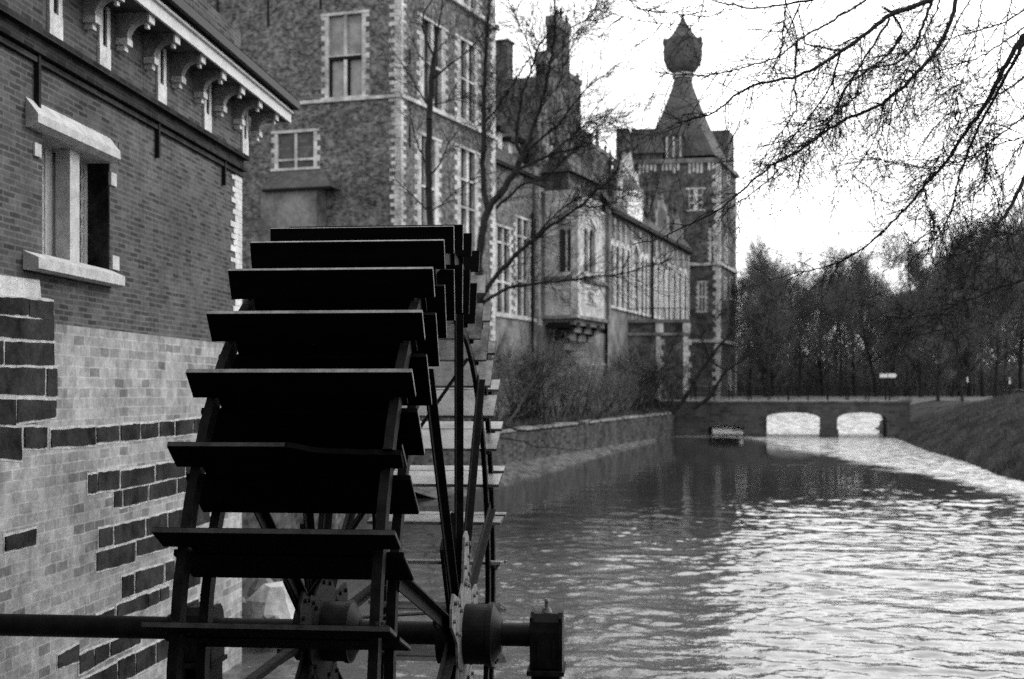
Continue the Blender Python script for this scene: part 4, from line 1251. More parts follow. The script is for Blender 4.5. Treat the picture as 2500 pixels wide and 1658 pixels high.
# right bank: rough slope up to the meadow
xs_ = [-.6, 0, .4, .9, 1.5, 2.2, 3.2, 4.4, 5.8, 7.5, 10, 14, 20, 30, 60, 150, 500]
zs2 = [-.8, -.02, .38, .62, .95, 1.3, 1.85, 2.45, 3.0, 3.4, 3.62, 3.68, 3.7, 3.7, 3.75, 3.9, 4.0]
ysr = np.concatenate([np.linspace(-30, 30, 30), np.linspace(31, 112, 170), np.linspace(114, 262, 40)])
v = []; f = []
for y in ysr:
    x0 = lerp_line(RB, y)
    for o_, z_ in zip(xs_, zs2):
        k = 1.0
        if y > 88: k = max(.75, 1 - (y - 88) / 60)
        j1 = rg.uniform(-.16, .16) if .1 < o_ < 12 else 0
        v.append((x0 + o_ + rg.uniform(-.15, .15) * (0 <= o_ < 10), y + rg.uniform(-.1, .1), z_ * k + j1))
nk = len(xs_)
for j in range(len(ysr) - 1):
    for k in range(nk - 1): f.append((j * nk + k, j * nk + k + 1, (j + 1) * nk + k + 1, (j + 1) * nk + k))
struct(mesh_obj('meadow', v, f, 'grass', base=(0, 0, 0)))
struct(mesh_obj('ground', [(-900, 255, 2.4), (900, 255, 2.4), (900, 1600, 3.0), (-900, 1600, 3.0)], [(0, 1, 2, 3)], 'lawn', base=(0, 255, 2.4)))
vv = []; ff = []
rw_ = np.random.RandomState(9)
xs3 = np.linspace(22.3, 44, 60); ys3 = np.linspace(107.5, 124, 26)
for y in ys3:
    for x in xs3: vv.append((x, y, -.05 + (y - 107.5) / 16.5 * 2.05 + rw_.uniform(-.07, .07)))
for j in range(25):
    for k in range(59): ff.append((j * 60 + k, j * 60 + k + 1, (j + 1) * 60 + k + 1, (j + 1) * 60 + k))
struct(mesh_obj('rapids', vv, ff, 'foam', base=(0, 108, 0)))
struct(mesh_obj('lawn', [(5, 123.5, 1.98), (60, 123.5, 1.98), (60, 126, 3.1), (5, 126, 3.1), (60, 262, 3.5), (5, 262, 3.5)], [(0, 1, 2, 3), (3, 2, 4, 5)], 'lawn', base=(0, 123, 2)))
# pale path on the right
pa = WP(2452, 978, 3.74)
struct(mesh_obj('path', [(38, 80, 3.86), (60, 84, 3.93), (110, 130, 3.98), (52, 128, 3.93)], [(0, 1, 2, 3)], 'road', base=(38, 80, 3.8)))

def tri_tubes(segs, n=3):
    """numpy: segments (k, 8) -> prism mesh"""
    s = np.asarray(segs, float)
    a, b, r0, r1 = s[:, :3], s[:, 3:6], s[:, 6:7], s[:, 7:8]
    d = b - a; d /= np.linalg.norm(d, axis=1, keepdims=True) + 1e-9
    up = np.where(np.abs(d[:, 2:3]) < .9, np.array([[0, 0, 1.]]), np.array([[1., 0, 0]]))
    x = np.cross(d, up); x /= np.linalg.norm(x, axis=1, keepdims=True); y = np.cross(d, x)
    vs = []
    for c, r in ((a, r0), (b, r1)):
        for k in range(n):
            t = 2 * math.pi * k / n
            vs.append(c + r * (x * math.cos(t) + y * math.sin(t)))
    V = np.stack(vs, 1).reshape(-1, 3)
    K = len(s); base = np.arange(K)[:, None] * 2 * n
    fs = []
    for k in range(n): fs.append(base + np.array([[k, (k + 1) % n, n + (k + 1) % n, n + k]]))
    Fq = np.stack(fs, 1).reshape(-1, 4)
    return V, Fq

def fast_mesh(name, V, Fq, mat, parent=None, base=None, smooth=True, **tags):
    me = bpy.data.meshes.new(name)
    off = root_loc(parent) if parent else np.array(base, float)
    V = V - off
    me.vertices.add(len(V)); me.vertices.foreach_set('co', V.astype(np.float32).ravel())
    k = Fq.shape[1]
    me.loops.add(len(Fq) * k); me.loops.foreach_set('vertex_index', Fq.astype(np.int32).ravel())
    me.polygons.add(len(Fq)); me.polygons.foreach_set('loop_start', np.arange(0, len(Fq) * k, k, dtype=np.int32)); me.polygons.foreach_set('loop_total', np.full(len(Fq), k, dtype=np.int32))
    me.update(calc_edges=True)
    if smooth: me.polygons.foreach_set('use_smooth', np.ones(len(Fq), bool))
    me.materials.append(M[mat])
    o = bpy.data.objects.new(name, me); C.objects.link(o)
    if parent: o.parent = parent
    else: o.location = off
    for kk, x in tags.items(): o[kk] = x
    return o

# grass tufts on the right bank (stuff)
def tufts(N, seed, mat, name, fn, h0, h1, label=None):
    r = np.random.RandomState(seed)
    P0 = fn(r, N)
    hgt = r.uniform(h0, h1, N)
    ang = r.uniform(0, 2 * math.pi, N); lean = r.uniform(0, .5, N)
    tip = P0 + np.stack([np.cos(ang) * lean * hgt, np.sin(ang) * lean * hgt, hgt], 1)
    wv_ = np.stack([-np.sin(ang), np.cos(ang), 0 * ang], 1) * r.uniform(.012, .035, (N, 1))
    V = np.stack([P0 - wv_, P0 + wv_, tip], 1).reshape(-1, 3)
    Fq = np.arange(3 * N).reshape(-1, 3)
    o = fast_mesh(name, V, Fq, mat, base=(0, 0, 0), smooth=False)
    o['kind'] = 'stuff'
    return o
def right_bank(r, N):
    y = 34 + 72 * r.beta(1.1, 1.6, N)
    o_ = r.beta(1, 1.8, N) * 11
    x0 = np.array([lerp_line(RB, q) for q in y])
    z = np.interp(o_, xs_, zs2)
    k = np.where(y > 88, np.maximum(.75, 1 - (y - 88) / 60), 1)
    return np.stack([x0 + o_, y, z * k - .08], 1)
tufts(85000, 2, 'dry_grass', 'grass', right_bank, .15, .5)
def left_bank(r, N):
    y = 44 + 60 * r.rand(N); o_ = r.rand(N) ** 1.5 * 9
    x0 = np.array([lerp_line(LB, q) for q in y])
    return np.stack([x0 - .4 - o_, y, 2.0 + 0 * y], 1)
tufts(26000, 3, 'litter', 'grass', left_bank, .10, .5)

# retaining wall
m = MB(); led = MB()
pts = [p for p in LB if 13 < p[1] < 119]
for (x0, y0), (x1, y1) in zip(pts, pts[1:]):
    fr = Fr(x0, y0, math.atan2(x1 - x0, y1 - y0)); L_ = math.hypot(x1 - x0, y1 - y0)
    m.box(fr, -.02, L_ + .02, -.45, 0, -1.6, 1.92)
    a_ = -.03; rl = random.Random(int(y0 * 10))
    while a_ < L_:
        l_ = min(rl.uniform(.6, 1.6), L_ + .03 - a_)
        if rl.random() < .86: led.box(fr, a_, a_ + l_ - .02, -.7, .07 + rl.uniform(-.06, .04), 1.92, 2.05 + rl.uniform(-.05, .05))
        a_ += l_
rw = thing('embankment_wall', 'low stone river wall with pale coping along the castle bank', 'wall', (0, 60, 0))
m.build('wall', 'bank_wall', rw); led.build('coping', 'ledge', rw)
# mud shelf at the foot of the wall
vv = []; ff = []; rm = np.random.RandomState(15); yy = np.linspace(43, 92, 90)
for y in yy:
    x0 = lerp_line(LB, y); wd = 1.9 * max(.15, 1 - (y - 43) / 50) * (1 + .35 * math.sin(y * 1.3) + rm.uniform(-.15, .15))
    for k, (f_, z_) in enumerate(((-.3, .62), (.0, .55), (.35, .34), (.7, .16), (1.0, -.05))): vv.append((x0 + .02 + wd * f_, y + rm.uniform(-.1, .1), z_ * (1 - (y - 43) / 75) + rm.uniform(-.05, .05)))
for j in range(len(yy) - 1):
    for k in range(4): ff.append((j * 5 + k, j * 5 + k + 1, (j + 1) * 5 + k + 1, (j + 1) * 5 + k))
struct(mesh_obj('mud', vv, ff, 'mud', base=(0, 43, 0)))
# rubble beyond the mill corner
rg = random.Random(77)
for k in range(12):
    x = rg.uniform(-4.9, -3.4); y = rg.uniform(17.4, 21.0)
    s_ = rg.uniform(.18, .48)
    b = MB()
    n = 9
    vs = []
    for zq, sc in ((0, 1.0), (.5, .9), (.9, .45)):
        for i in range(7):
            th = 2 * math.pi * i / 7
            q_ = s_ * sc * rg.uniform(.75, 1.2)
            vs.append((x + q_ * math.cos(th), y + q_ * math.sin(th), -.1 + zq * s_ * 1.3 + rg.uniform(-.03, .03) + .15 * (k % 4)))
    b.add(vs, [(j * 7 + i, j * 7 + (i + 1) % 7, (j + 1) * 7 + (i + 1) % 7, (j + 1) * 7 + i) for j in range(2) for i in range(7)] + [tuple(range(14, 21))])
    mesh_obj('boulder', b.v, b.f, 'castle_plaster' if k % 3 else 'castle_stone', None, label='pale broken stone in the rubble pile past the mill corner', category='stone', group='rubble at the mill corner')

# ================================================================ bridge
BL, BR_ = (14.6, 103.2), (33.5, 98.6)
FBr = Fr(BL[0], BL[1], math.atan2(BR_[0] - BL[0], BR_[1] - BL[1]))     # runs to the right, normal faces the camera
Lb_ = math.hypot(BR_[0] - BL[0], BR_[1] - BL[1])
brd = thing('stone_bridge', 'low three-arched stone bridge with iron railing across the river', 'bridge', FBr.w(Lb_ / 2, -2, 0))
zd = H - (978 - HV) / F * 101
def bs(u): return FBr.hit(u, 1000)[0]
def bz(u, v): return FBr.hit(u, v)[1]
arches = [(bs(1728), bs(1818), bz(1775, 1038)), (bs(1867), bs(2003), bz(1935, 1007)), (bs(2044), bs(2165), bz(2105, 1007))]
m = MB()
top = zd - .18
out_pts = [(-6, -1.6), (-6, top), (Lb_ + 2.5, top), (Lb_ + 2.5, -1.6)]
pl = [(-6, -1.6)]
for a, b, zt in arches:
    mid = (a + b) / 2; hw = (b - a) / 2
    sp = zt - (.62 if zt > 1.5 else .3)
    pl += [(a, -1.6), (a, sp)]
    for j in range(1, 12):
        t = math.pi * j / 12
        pl.append((mid - math.cos(t) * hw, sp + (zt - sp) * math.sin(t) ** .8))
    pl += [(b, sp), (b, -1.6)]
EB = bs(2222)
pl += [(EB, -1.6), (EB, top), (-6, top)]
m.prism(FBr, pl, -5.5, 0)
# split concave polygon fan-safely: blender tessellates the n-gon
m.build('arch_wall', 'bridge_stone', brd)
m = MB(); m.box(FBr, -6.2, EB + .2, -5.7, .18, zd - .09, zd); m.box(FBr, -6.2, EB + .1, -5.6, .06, top, zd - .09); m.build('deck', 'ledge', brd)
for a, b in ((arches[0][1], arches[1][0]), (arches[1][1], arches[2][0])):
    m = MB(); mid = (a + b) / 2
    m.prism(FBr, [(a - .1, -1.6), (b + .1, -1.6), (b + .1, .62), (a - .1, .62)], 0, .55)
    m.prism(FBr, [(a - .02, .62), (b + .02, .62), (mid + .2, 1.0), (mid - .2, 1.0)], 0, .4)
    m.build('pier', 'bridge_stone', brd)
# voussoirs
m = MB()
for a, b, zt in arches:
    mid = (a + b) / 2; hw = (b - a) / 2; sp = zt - (.62 if zt > 1.5 else .3)
    for j in range(14):
        t0 = math.pi * (j + .06) / 14; t1_ = math.pi * (j + .94) / 14
        m.prism(FBr, [(mid - math.cos(t) * (hw + x), sp + (zt - sp) * math.sin(t) ** .8 + x * math.sin(t)) for t, x in ((t0, .01), (t1_, .01), (t1_, .42), (t0, .42))], 0, .035)
m.build('voussoir', 'bridge_stone', brd)
us = [1702, 1724, 1746, 1770, 1795, 1822, 1860, 1884, 1924, 1942, 1966, 2006, 2020, 2048, 2062, 2092, 2130, 2165, 2195]
for k, o_ in enumerate((-.05, -5.2)):
    for j in range(13):
        a = -1 + j * (EB + 1) / 12
        b = MB(); b.box(FBr, a - .045, a + .045, o_ - .045, o_ + .045, zd, zd + 1.18); b.lathe(FBr.w(a, o_, 0), [(.07, zd + 1.18), (.06, zd + 1.28), (.01, zd + 1.34)], 6)
        b.build('railing_post', 'iron', brd)
    b = MB()
    for z_ in (.45, .8, 1.08): b.tube(FBr.w(-1, o_, zd + z_), FBr.w(EB, o_, zd + z_), .022, n=5)
    n = int((EB + 1) / .22)
    for j in range(n): b.tube(FBr.w(-1 + j * .22, o_, zd), FBr.w(-1 + j * .22, o_, zd + 1.08), .009, n=4)
    b.build('railing', 'iron', brd)
m = MB(); m.box(FBr, EB - .9, EB + .2, -.3, .25, zd, zd + .28); m.build('end_block', 'ledge', brd)

# sign and posts on the right bank
sg_ = thing('signpost', 'small signpost with two white arrow boards at the meadow end of the bridge', 'signpost', P(2163, 975, 97))
Fs = Fr(P(2163, 975, 97)[0], 97, R(90))
zg_ = P(2163, 978, 97)[2]
m = MB(); m.tube(Fs.w(0, 0, zg_), Fs.w(0, 0, zg_ + 2.35), .045, n=8); m.build('post', 'iron', sg_)
z_ = P(0, 922, 97)[2]
m = MB(); m.prism(Fs, [(-.52, z_), (.10, z_), (.10, z_ + .33), (-.52, z_ + .33)], .05, .08); m.build('sign_board', 'sign_white', sg_)
m = MB(); m.prism(Fs, [(.16, z_), (.70, z_), (.86, z_ + .165), (.70, z_ + .33), (.16, z_ + .33)], .05, .08); m.build('sign_board', 'sign_white', sg_)
for u, v0, v1, Y_, lab in ((2465, 922, 966, 84, 'slim dark marker post with white top beside the pale path'), (2362, 920, 962, 96, 'slim marker post with white top standing in the meadow grass')):
    p0 = P(u, v1, Y_); t = thing('marker_post', lab, 'post', (p0[0], p0[1], 3.55), 'marker posts on the meadow')
    z0, z1 = 3.55, P(u, v0, Y_)[2]
    m = MB(); m.tube((p0[0], p0[1], z0), (p0[0], p0[1], z1 - .45), .05, n=8); m.build('post', 'iron', t)
    m = MB(); m.tube((p0[0], p0[1], z1 - .45), (p0[0], p0[1], z1), .06, .05, n=8); m.build('cap', 'sign_white', t)

# ================================================================ trees
def resample(pts, step):
    pts = np.asarray(pts, float); out_ = [pts[0]]
    # Catmull-Rom through the traced points
    ext = np.vstack([2 * pts[0] - pts[1], pts, 2 * pts[-1] - pts[-2]])
    for i in range(1, len(ext) - 2):
        p0, p1, p2, p3 = ext[i - 1:i + 3]
        n = max(1, int(np.linalg.norm(p2 - p1) / step))
        for k in range(1, n + 1):
            t = k / n
            out_.append(.5 * ((2 * p1) + (-p0 + p2) * t + (2 * p0 - 5 * p1 + 4 * p2 - p3) * t * t + (-p0 + 3 * p1 - 3 * p2 + p3) * t ** 3))
    return np.array(out_)

def limb_segs(path, r0, r1, segs, r):
    n = len(path) - 1
    for i in range(n):
        a = r0 + (r1 - r0) * (i / n) ** .8; b = r0 + (r1 - r0) * ((i + 1) / n) ** .8
        segs.append((*path[i], *path[i + 1], a, b))

def twig(p, d, L, rad, r, segs, lvl, droop, wob, kids=3, spur=0.0, seglen=None):
    n = max(3, int(L / seglen)) if seglen else 6
    step = L / n
    p = np.array(p, float); d = np.array(d, float); d /= np.linalg.norm(d)
    for i in range(n):
        d = d + r.normal(0, wob, 3) + np.array((0, 0, -droop)) * (1.0)
        d /= np.linalg.norm(d)
        q = p + d * step
        segs.append((*p, *q, rad * (1 - .75 * i / n), rad * (1 - .75 * (i + 1) / n)))
        if spur and r.rand() < spur:
            e = np.cross(d, r.normal(0, 1, 3)); e /= np.linalg.norm(e) + 1e-9
            e = e + d * .3; s_ = q + e * r.uniform(.012, .04)
            segs.append((*q, *s_, .0035, .002))
        if lvl > 0 and r.rand() < kids / n:
            e = d + np.cross(d, r.normal(0, 1, 3)) * r.uniform(.5, 1.0)
            twig(q, e, L * r.uniform(.35, .65), rad * .6, r, segs, lvl - 1, droop, wob, kids, spur, seglen)
        p = q

# ---- overhanging tree on the right bank, limbs reach into the picture
Zt = lambda L: [(1650 + x / 2.24, y / 2.24) for x, y in L]
R_ = [  # (points, start radius px, end radius px)
 (Zt([(1400, 0), (1180, 80), (1060, 170), (900, 285), (700, 400), (500, 450), (345, 505), (250, 590), (150, 640), (0, 670)]), 5.5, 1.2),
 (Zt([(1040, 0), (860, 110), (680, 215), (560, 310), (400, 360), (200, 410), (0, 410), (-110, 395)]), 2.6, .7),
 (Zt([(900, -30), (650, 15), (420, 45), (320, 30), (200, 0), (120, -40)]), 3.0, 1.0),
 (Zt([(660, 220), (655, 380), (650, 480), (655, 600), (520, 800), (440, 950)]), 2.4, .7),
 (Zt([(1060, 170), (930, 262), (850, 270), (700, 235)]), 3.0, 1.6),
 (Zt([(1530, 0), (1500, 120), (1440, 250), (1380, 330), (1290, 430), (1130, 565), (920, 660), (820, 720), (670, 830), (520, 910), (340, 1060), (230, 1150), (0, 1262), (-110, 1310), (-240, 1340)]), 4.6, 1.0),
 (Zt([(1400, 0), (1340, 170), (1300, 260), (1210, 340), (1000, 390), (900, 410), (700, 440)]), 3.4, .7),
 (Zt([(1230, 190), (1160, 300), (1000, 420), (940, 470), (880, 600), (780, 740), (640, 850)]), 2.4, .9),
 (Zt([(1170, 100), (1060, 280), (930, 480), (860, 620), (780, 740), (560, 880)]), 2.6, .8),
 (Zt([(900, 290), (840, 480), (700, 680), (600, 800), (500, 900), (430, 980)]), 2.2, .7),
 (Zt([(1904, 190), (1780, 400), (1700, 560), (1600, 700), (1480, 880), (1350, 1030), (1230, 1170), (1060, 1330), (900, 1430), (700, 1490), (600, 1540)]), 5.4, .9),
 (Zt([(1930, 190), (1750, 520), (1660, 690), (1590, 850), (1540, 1000), (1510, 1150), (1430, 1300), (1350, 1420)]), 4.0, .9),
 (Zt([(1950, 880), (1830, 1130), (1740, 1250), (1650, 1400), (1590, 1540), (1540, 1700), (1420, 1850)]), 5.0, 1.2),
 (Zt([(1904, 150), (1700, 290), (1500, 370), (1350, 392), (1200, 380)]), 2.0, .6),
 (Zt([(1904, 420), (1780, 510), (1600, 600), (1500, 640)]), 2.6, .6),
 (Zt([(1904, 640), (1780, 730), (1600, 860), (1380, 920), (1150, 880), (1050, 860)]), 2.0, .6),
 (Zt([(1610, 0), (1540, 120), (1480, 250), (1400, 330)]), 1.8, .8),
 (Zt([(1130, 40), (1180, 70), (1240, 190), (1160, 300)]), 2.8, 1.6),
 (Zt([(540, 905), (535, 960), (340, 1110), (230, 1160)]), 1.8, .8),
 (Zt([(1130, 570), (1110, 690), (1050, 830), (970, 950), (1050, 1020), (1170, 1130)]), 1.6, .5),
 (Zt([(1360, 1030), (1375, 1150), (1410, 1190), (1400, 1340)]), 1.6, .6),
 (Zt([(600, 0), (590, 150), (570, 300), (510, 430)]), 2.2, .7),
 (Zt([(680, 20), (600, 200), (560, 310)]), 2.0, .8),
 (Zt([(1904, 770), (1830, 870), (1780, 1000), (1760, 1200)]), 1.6, .6),
 (Zt([(1690, 780), (1700, 900), (1650, 1050)]), 1.3, .5),
 ([(2500, 681), (2377, 727), (2281, 765), (2216, 776), (2151, 772)], 2.4, .7),
 ([(2510, 20), (2440, 60), (2330, 90), (2200, 130), (2080, 200)], 2.0, .6),
 ([(2520, 330), (2420, 360), (2330, 420), (2250, 430)], 1.6, .5),
 ([(2300, -10), (2240, 120), (2190, 230), (2150, 330)], 2.0, .6),
 ([(2400, -10), (2380, 100), (2330, 260), (2290, 400)], 1.6, .5),
 ([(2470, -10), (2440, 140), (2430, 300), (2400, 470)], 1.4, .5),
 ([(1513, -20), (1560, 20), (1640, 32), (1720, 40), (1800, 20)], .8, .8),
 ([(1720, -5), (1700, 60), (1640, 58), (1560, 50), (1440, 20)], 1.0, .5),
 ([(2500, 560), (2440, 590), (2390, 620), (2330, 600)], 1.4, .5),
 ([(2110, 220), (2020, 300), (1960, 380), (1900, 430)], 1.3, .5),
 ([(2160, 240), (2150, 330), (2120, 400), (2060, 450)], 1.2, .5),
]
r = np.random.RandomState(21)
TB = np.array((12.5, 17.5, 2.6))
tree = thing('overhanging_tree', 'big bare tree on the grassy bank with long drooping limbs hanging over the river', 'tree', TB)
TOP = np.array((10.8, 16.6, 11.5))
tr = []
trunk = resample([TB, (12.3, 17.3, 5.5), (11.6, 17.0, 8.8), TOP, (10.0, 16, 14.5)], .3)
limb_segs(trunk, .34, .16, tr, r)
V, Fq = tri_tubes(tr, 12); fast_mesh('trunk', V, Fq, 'bark', tree)
limbs = []; tw = []
for k, (pp, ra, rb) in enumerate(R_):
    Y1 = r.uniform(13.5, 17.0); Y2_ = Y1 + r.uniform(-2.2, 1.2)
    if pp[0][0] > pp[-1][0]: ts = np.linspace(0, 1, len(pp))
    else: ts = np.linspace(0, 1, len(pp))
    P3 = [P(u, v, Y1 + (Y2_ - Y1) * t) for (u, v), t in zip(pp, ts)]
    path = resample(P3, .07)
    path[1:-1] += r.normal(0, .006, path[1:-1].shape)
    px = np.mean([Y1, Y2_]) / F
    limb_segs(path, ra * px * 1.3, rb * px * 1.3, limbs, r)
    # twigs along the limb
    n = len(path)
    L_ = n * .07
    for _ in range(int(L_ * 10.5)):
        i = r.randint(1, n - 1); t = i / n
        d = path[min(i + 1, n - 1)] - path[i - 1]
        d /= np.linalg.norm(d) + 1e-9
        side = np.cross(d, (0, 1, 0)) * r.choice((-1, 1)) + np.array((0, r.normal(0, .5), 0))
        d2 = d * r.uniform(.5, 1.2) + side * r.uniform(.3, 1.0) + np.array((0, 0, -.15))
        L2 = r.uniform(.12, .95) * (1.1 if r.rand() < .8 else 1.7)
        twig(path[i], d2, L2, .0050 + .003 * r.rand(), r, tw, 2, .03, .11, 2.6, .6, .055)
    for _ in range(int(L_ * 22)):                 # short spurs
        i = r.randint(1, n - 1)
        e = r.normal(0, 1, 3); e /= np.linalg.norm(e)
        tw.append((*path[i], *(path[i] + e * r.uniform(.02, .06)), .005, .003))
# join limb starts to the trunk, outside the picture
starts = {}
for k, (pp, ra, rb) in enumerate(R_):
    pass
for u, v, Y_ in ((2275, 0, 15.5), (2333, 0, 15.5), (2500, 85, 15.5), (2520, 393, 15), (2500, 285, 15.5), (2505, 681, 15)):
    a = P(u, v, Y_); b = a + np.array((1.6, .3, 1.2)); c = TOP + np.array((0, 0, r.uniform(-1.5, 1)))
    limb_segs(resample([c, (c + b) / 2 + np.array((0, 0, .8)), b, a], .15), .09, .026, limbs, r)
V, Fq = tri_tubes(limbs, 7); fast_mesh('limb', V, Fq, 'bark', tree)
V, Fq = tri_tubes(tw, 3); cr = fast_mesh('crown', V, Fq, 'twig', tree)
print('overhang twigs', len(tw))
# hanging fine hair-like twigs upper right
tw = []
for _ in range(120):
    u = 2050 + 480 * math.sqrt(r.rand()); v = r.uniform(-60, 780) * ((u - 1950) / 550)
    p = P(u, v, r.uniform(13.5, 18))
    twig(p, (r.uniform(-1.1, -.1), r.normal(0, .3), r.uniform(-1.2, -.2)), r.uniform(.6, 1.9), .0040, r, tw, 2, .015, .09, 5, .5, .06)
V, Fq = tri_tubes(tw, 3); fast_mesh('fine_twigs', V, Fq, 'twig', tree)

# ---- trees on the castle bank, traced trunk and boughs
def traced_tree(name, label, base, limbs_px, Yb, seed, step=.25, twl=1.3, dens=1.6, mat_='bark', twr=.012, spread=3.0, drift=None):
    t = thing(name, label, 'tree', base)
    r = np.random.RandomState(seed)
    lim = []; tw_ = []
    for pp, ra, rb, dy in limbs_px:
        n0 = len(pp)
        P3 = [P(u, v, Yb + dy * i / (n0 - 1)) for i, (u, v) in enumerate(pp)]
        path = resample(P3, step); path[1:-1] += r.normal(0, .02, path[1:-1].shape)
        px = Yb / F
        limb_segs(path, ra * px, rb * px, lim, r)
        n = len(path)
        if ra > 9: continue
        for _ in range(int(n * dens)):
            i = r.randint(1, n - 1)
            if i / n < .15 and r.rand() < .7: continue
            d = path[min(i + 1, n - 1)] - path[i - 1]; d /= np.linalg.norm(d) + 1e-9
            d2 = d + np.cross(d, r.normal(0, 1, 3)) * r.uniform(.5, 1.1)
            twig(path[i], d2, twl * r.uniform(.4, 1.6), twr, r, tw_, 2, -.01, .12, 3.0, .2, .18)
    V, Fq = tri_tubes(lim, 8); fast_mesh('trunk', V, Fq, mat_, t)
    V, Fq = tri_tubes(tw_, 3); fast_mesh('crown', V, Fq, 'twig', t)
    return t
YT = 47
tb = P(1178, 1080, YT); 
traced_tree('riverside_tree', 'bare forked tree rising behind the wheel in front of the castle gable', (tb[0], tb[1], 2.0), [
 ([(1165, 1075), (1168, 900), (1166, 720), (1173, 597), (1192, 513), (1226, 470), (1253, 425), (1276, 382)], 15, 7.5, 0),
 ([(1192, 513), (1179, 440), (1182, 268), (1186, 115), (1196, 0), (1200, -80)], 7.5, 3, 1),
 ([(1276, 382), (1261, 356), (1272, 245), (1303, 153), (1314, 111), (1340, 85), (1350, 50)], 5, 1.2, -1),
 ([(1314, 111), (1300, 80), (1285, 50)], 1.6, .8, 0),
 ([(1303, 153), (1290, 110), (1262, 50), (1252, 10)], 2, .7, 0),
 ([(1300, 135), (1260, 190), (1225, 250), (1195, 285)], 2, 1.4, 1),
 ([(1276, 382), (1318, 268), (1345, 153), (1355, 57), (1353, -40)], 5, 2.4, 1),
 ([(1284, 367), (1364, 302), (1418, 230), (1479, 180), (1510, 155)], 4, 1, -2),
 ([(1265, 413), (1334, 383), (1395, 363), (1445, 352), (1410, 340), (1418, 275)], 4, 1, 1),
 ([(1211, 509), (1276, 451), (1334, 432), (1402, 367), (1440, 330), (1500, 300)], 4, .9, -2),
 ([(1334, 383), (1400, 330), (1450, 290), (1530, 285)], 2.5, .8, 2),
 ([(1345, 153), (1400, 90), (1450, 20), (1470, -20)], 2, .8, 1),
 ([(1390, 70), (1410, 60), (1470, 20), (1480, 10)], 1.4, .7, 0),
 ([(1360, 215), (1400, 105), (1440, 70), (1480, 30)], 1.6, .6, 0),
 ([(1173, 740), (1184, 710), (1242, 641), (1303, 584), (1364, 539), (1418, 501), (1467, 455), (1502, 425), (1513, 402), (1510, 363)], 7, 1.6, -3),
 ([(1303, 584), (1350, 530), (1410, 485), (1440, 475), (1490, 440)], 3, 1, -2),
 ([(1418, 501), (1450, 505), (1490, 495), (1545, 470)], 2.4, .9, -2),
 ([(1178, 740), (1200, 724), (1265, 699), (1372, 687), (1437, 676), (1514, 668), (1590, 649), (1644, 630)], 4.6, 1.0, -3)],
 YT, 5, dens=2.9, twl=1.7, twr=.015)
traced_tree('slender_tree', 'slender bare tree standing close in front of the near tower windows', (P(1050, 1000, 52)[0], 52, 2.0), [
 ([(1052, 1010), (1054, 700), (1050, 540), (1046, 400), (1050, 268), (1056, 174), (1060, 141)], 11, 7, 0),
 ([(1060, 141), (1046, 110), (1034, 70), (1034, 32), (1060, -10), (1070, -40)], 3.5, 1.5, 1),
 ([(1060, 141), (1067, 82), (1075, 40), (1080, 0)], 4, 1.5, -1),
 ([(1060, 141), (1078, 110), (1095, 95), (1110, 85)], 2.5, 1, 1),
 ([(1060, 190), (1090, 165), (1136, 128), (1165, 100), (1195, 70)], 3, 1, -1),
 ([(1050, 268), (1000, 180), (975, 150), (950, 110), (930, 92)], 2.4, .8, 1),
 ([(1048, 160), (1020, 130), (1010, 90)], 2, .8, 0),
 ([(1052, 256), (1090, 250), (1120, 240), (1170, 230)], 1.8, .7, 0),
 ([(1048, 420), (1020, 350), (1005, 300), (1000, 250)], 2.6, 1, 1),
 ([(1048, 430), (1080, 390), (1095, 350), (1120, 320)], 2.4, 1, 0),
 ([(1050, 520), (1000, 470), (970, 440), (950, 400)], 2, .8, 0),
 ([(1050, 520), (1110, 470), (1150, 440), (1180, 430)], 1.8, .8, 1)], 52, 6, dens=1.2, twl=1.2, twr=.015)
traced_tree('leaning_tree', 'dark tree leaning over the water beside the castle end of the bridge', (P(1680, 1000, 98)[0] - 2.2, 98, 2.0), [
 ([(1640, 1010), (1680, 962), (1705, 915), (1733, 877), (1760, 840), (1789, 809), (1800, 790)], 6.5, 2.5, 0),
 ([(1733, 877), (1722, 845), (1712, 820), (1740, 790), (1765, 760)], 3, 1, -1),
 ([(1690, 1000), (1733, 968), (1760, 925), (1780, 900), (1819, 875), (1850, 850), (1870, 830)], 6, 1.6, -2),
 ([(1772, 903), (1740, 885), (1720, 870)], 3, 1.5, 1),
 ([(1789, 809), (1775, 780), (1770, 760), (1780, 740)], 2, .8, 1),
 ([(1785, 900), (1820, 925), (1860, 950)], 2, .8, -1),
 ([(1620, 1010), (1600, 960), (1620, 900), (1640, 850), (1660, 810)], 3, 1, 1)], 98, 7, dens=1.2, twl=1.6, twr=.022)
traced_tree('fallen_branch', 'thin bare branch lying over the edge of the river wall', (P(1240, 1050, 50)[0], 50, 1.9), [
 ([(1225, 1032), (1262, 1052), (1310, 1050), (1400, 1040), (1450, 1025)], 3.0, 1.2, 1),
 ([(1218, 1068), (1260, 1074), (1310, 1090), (1370, 1094), (1420, 1100)], 2.2, .7, 1)], 50, 8, dens=.3, twl=.5, twr=.008)

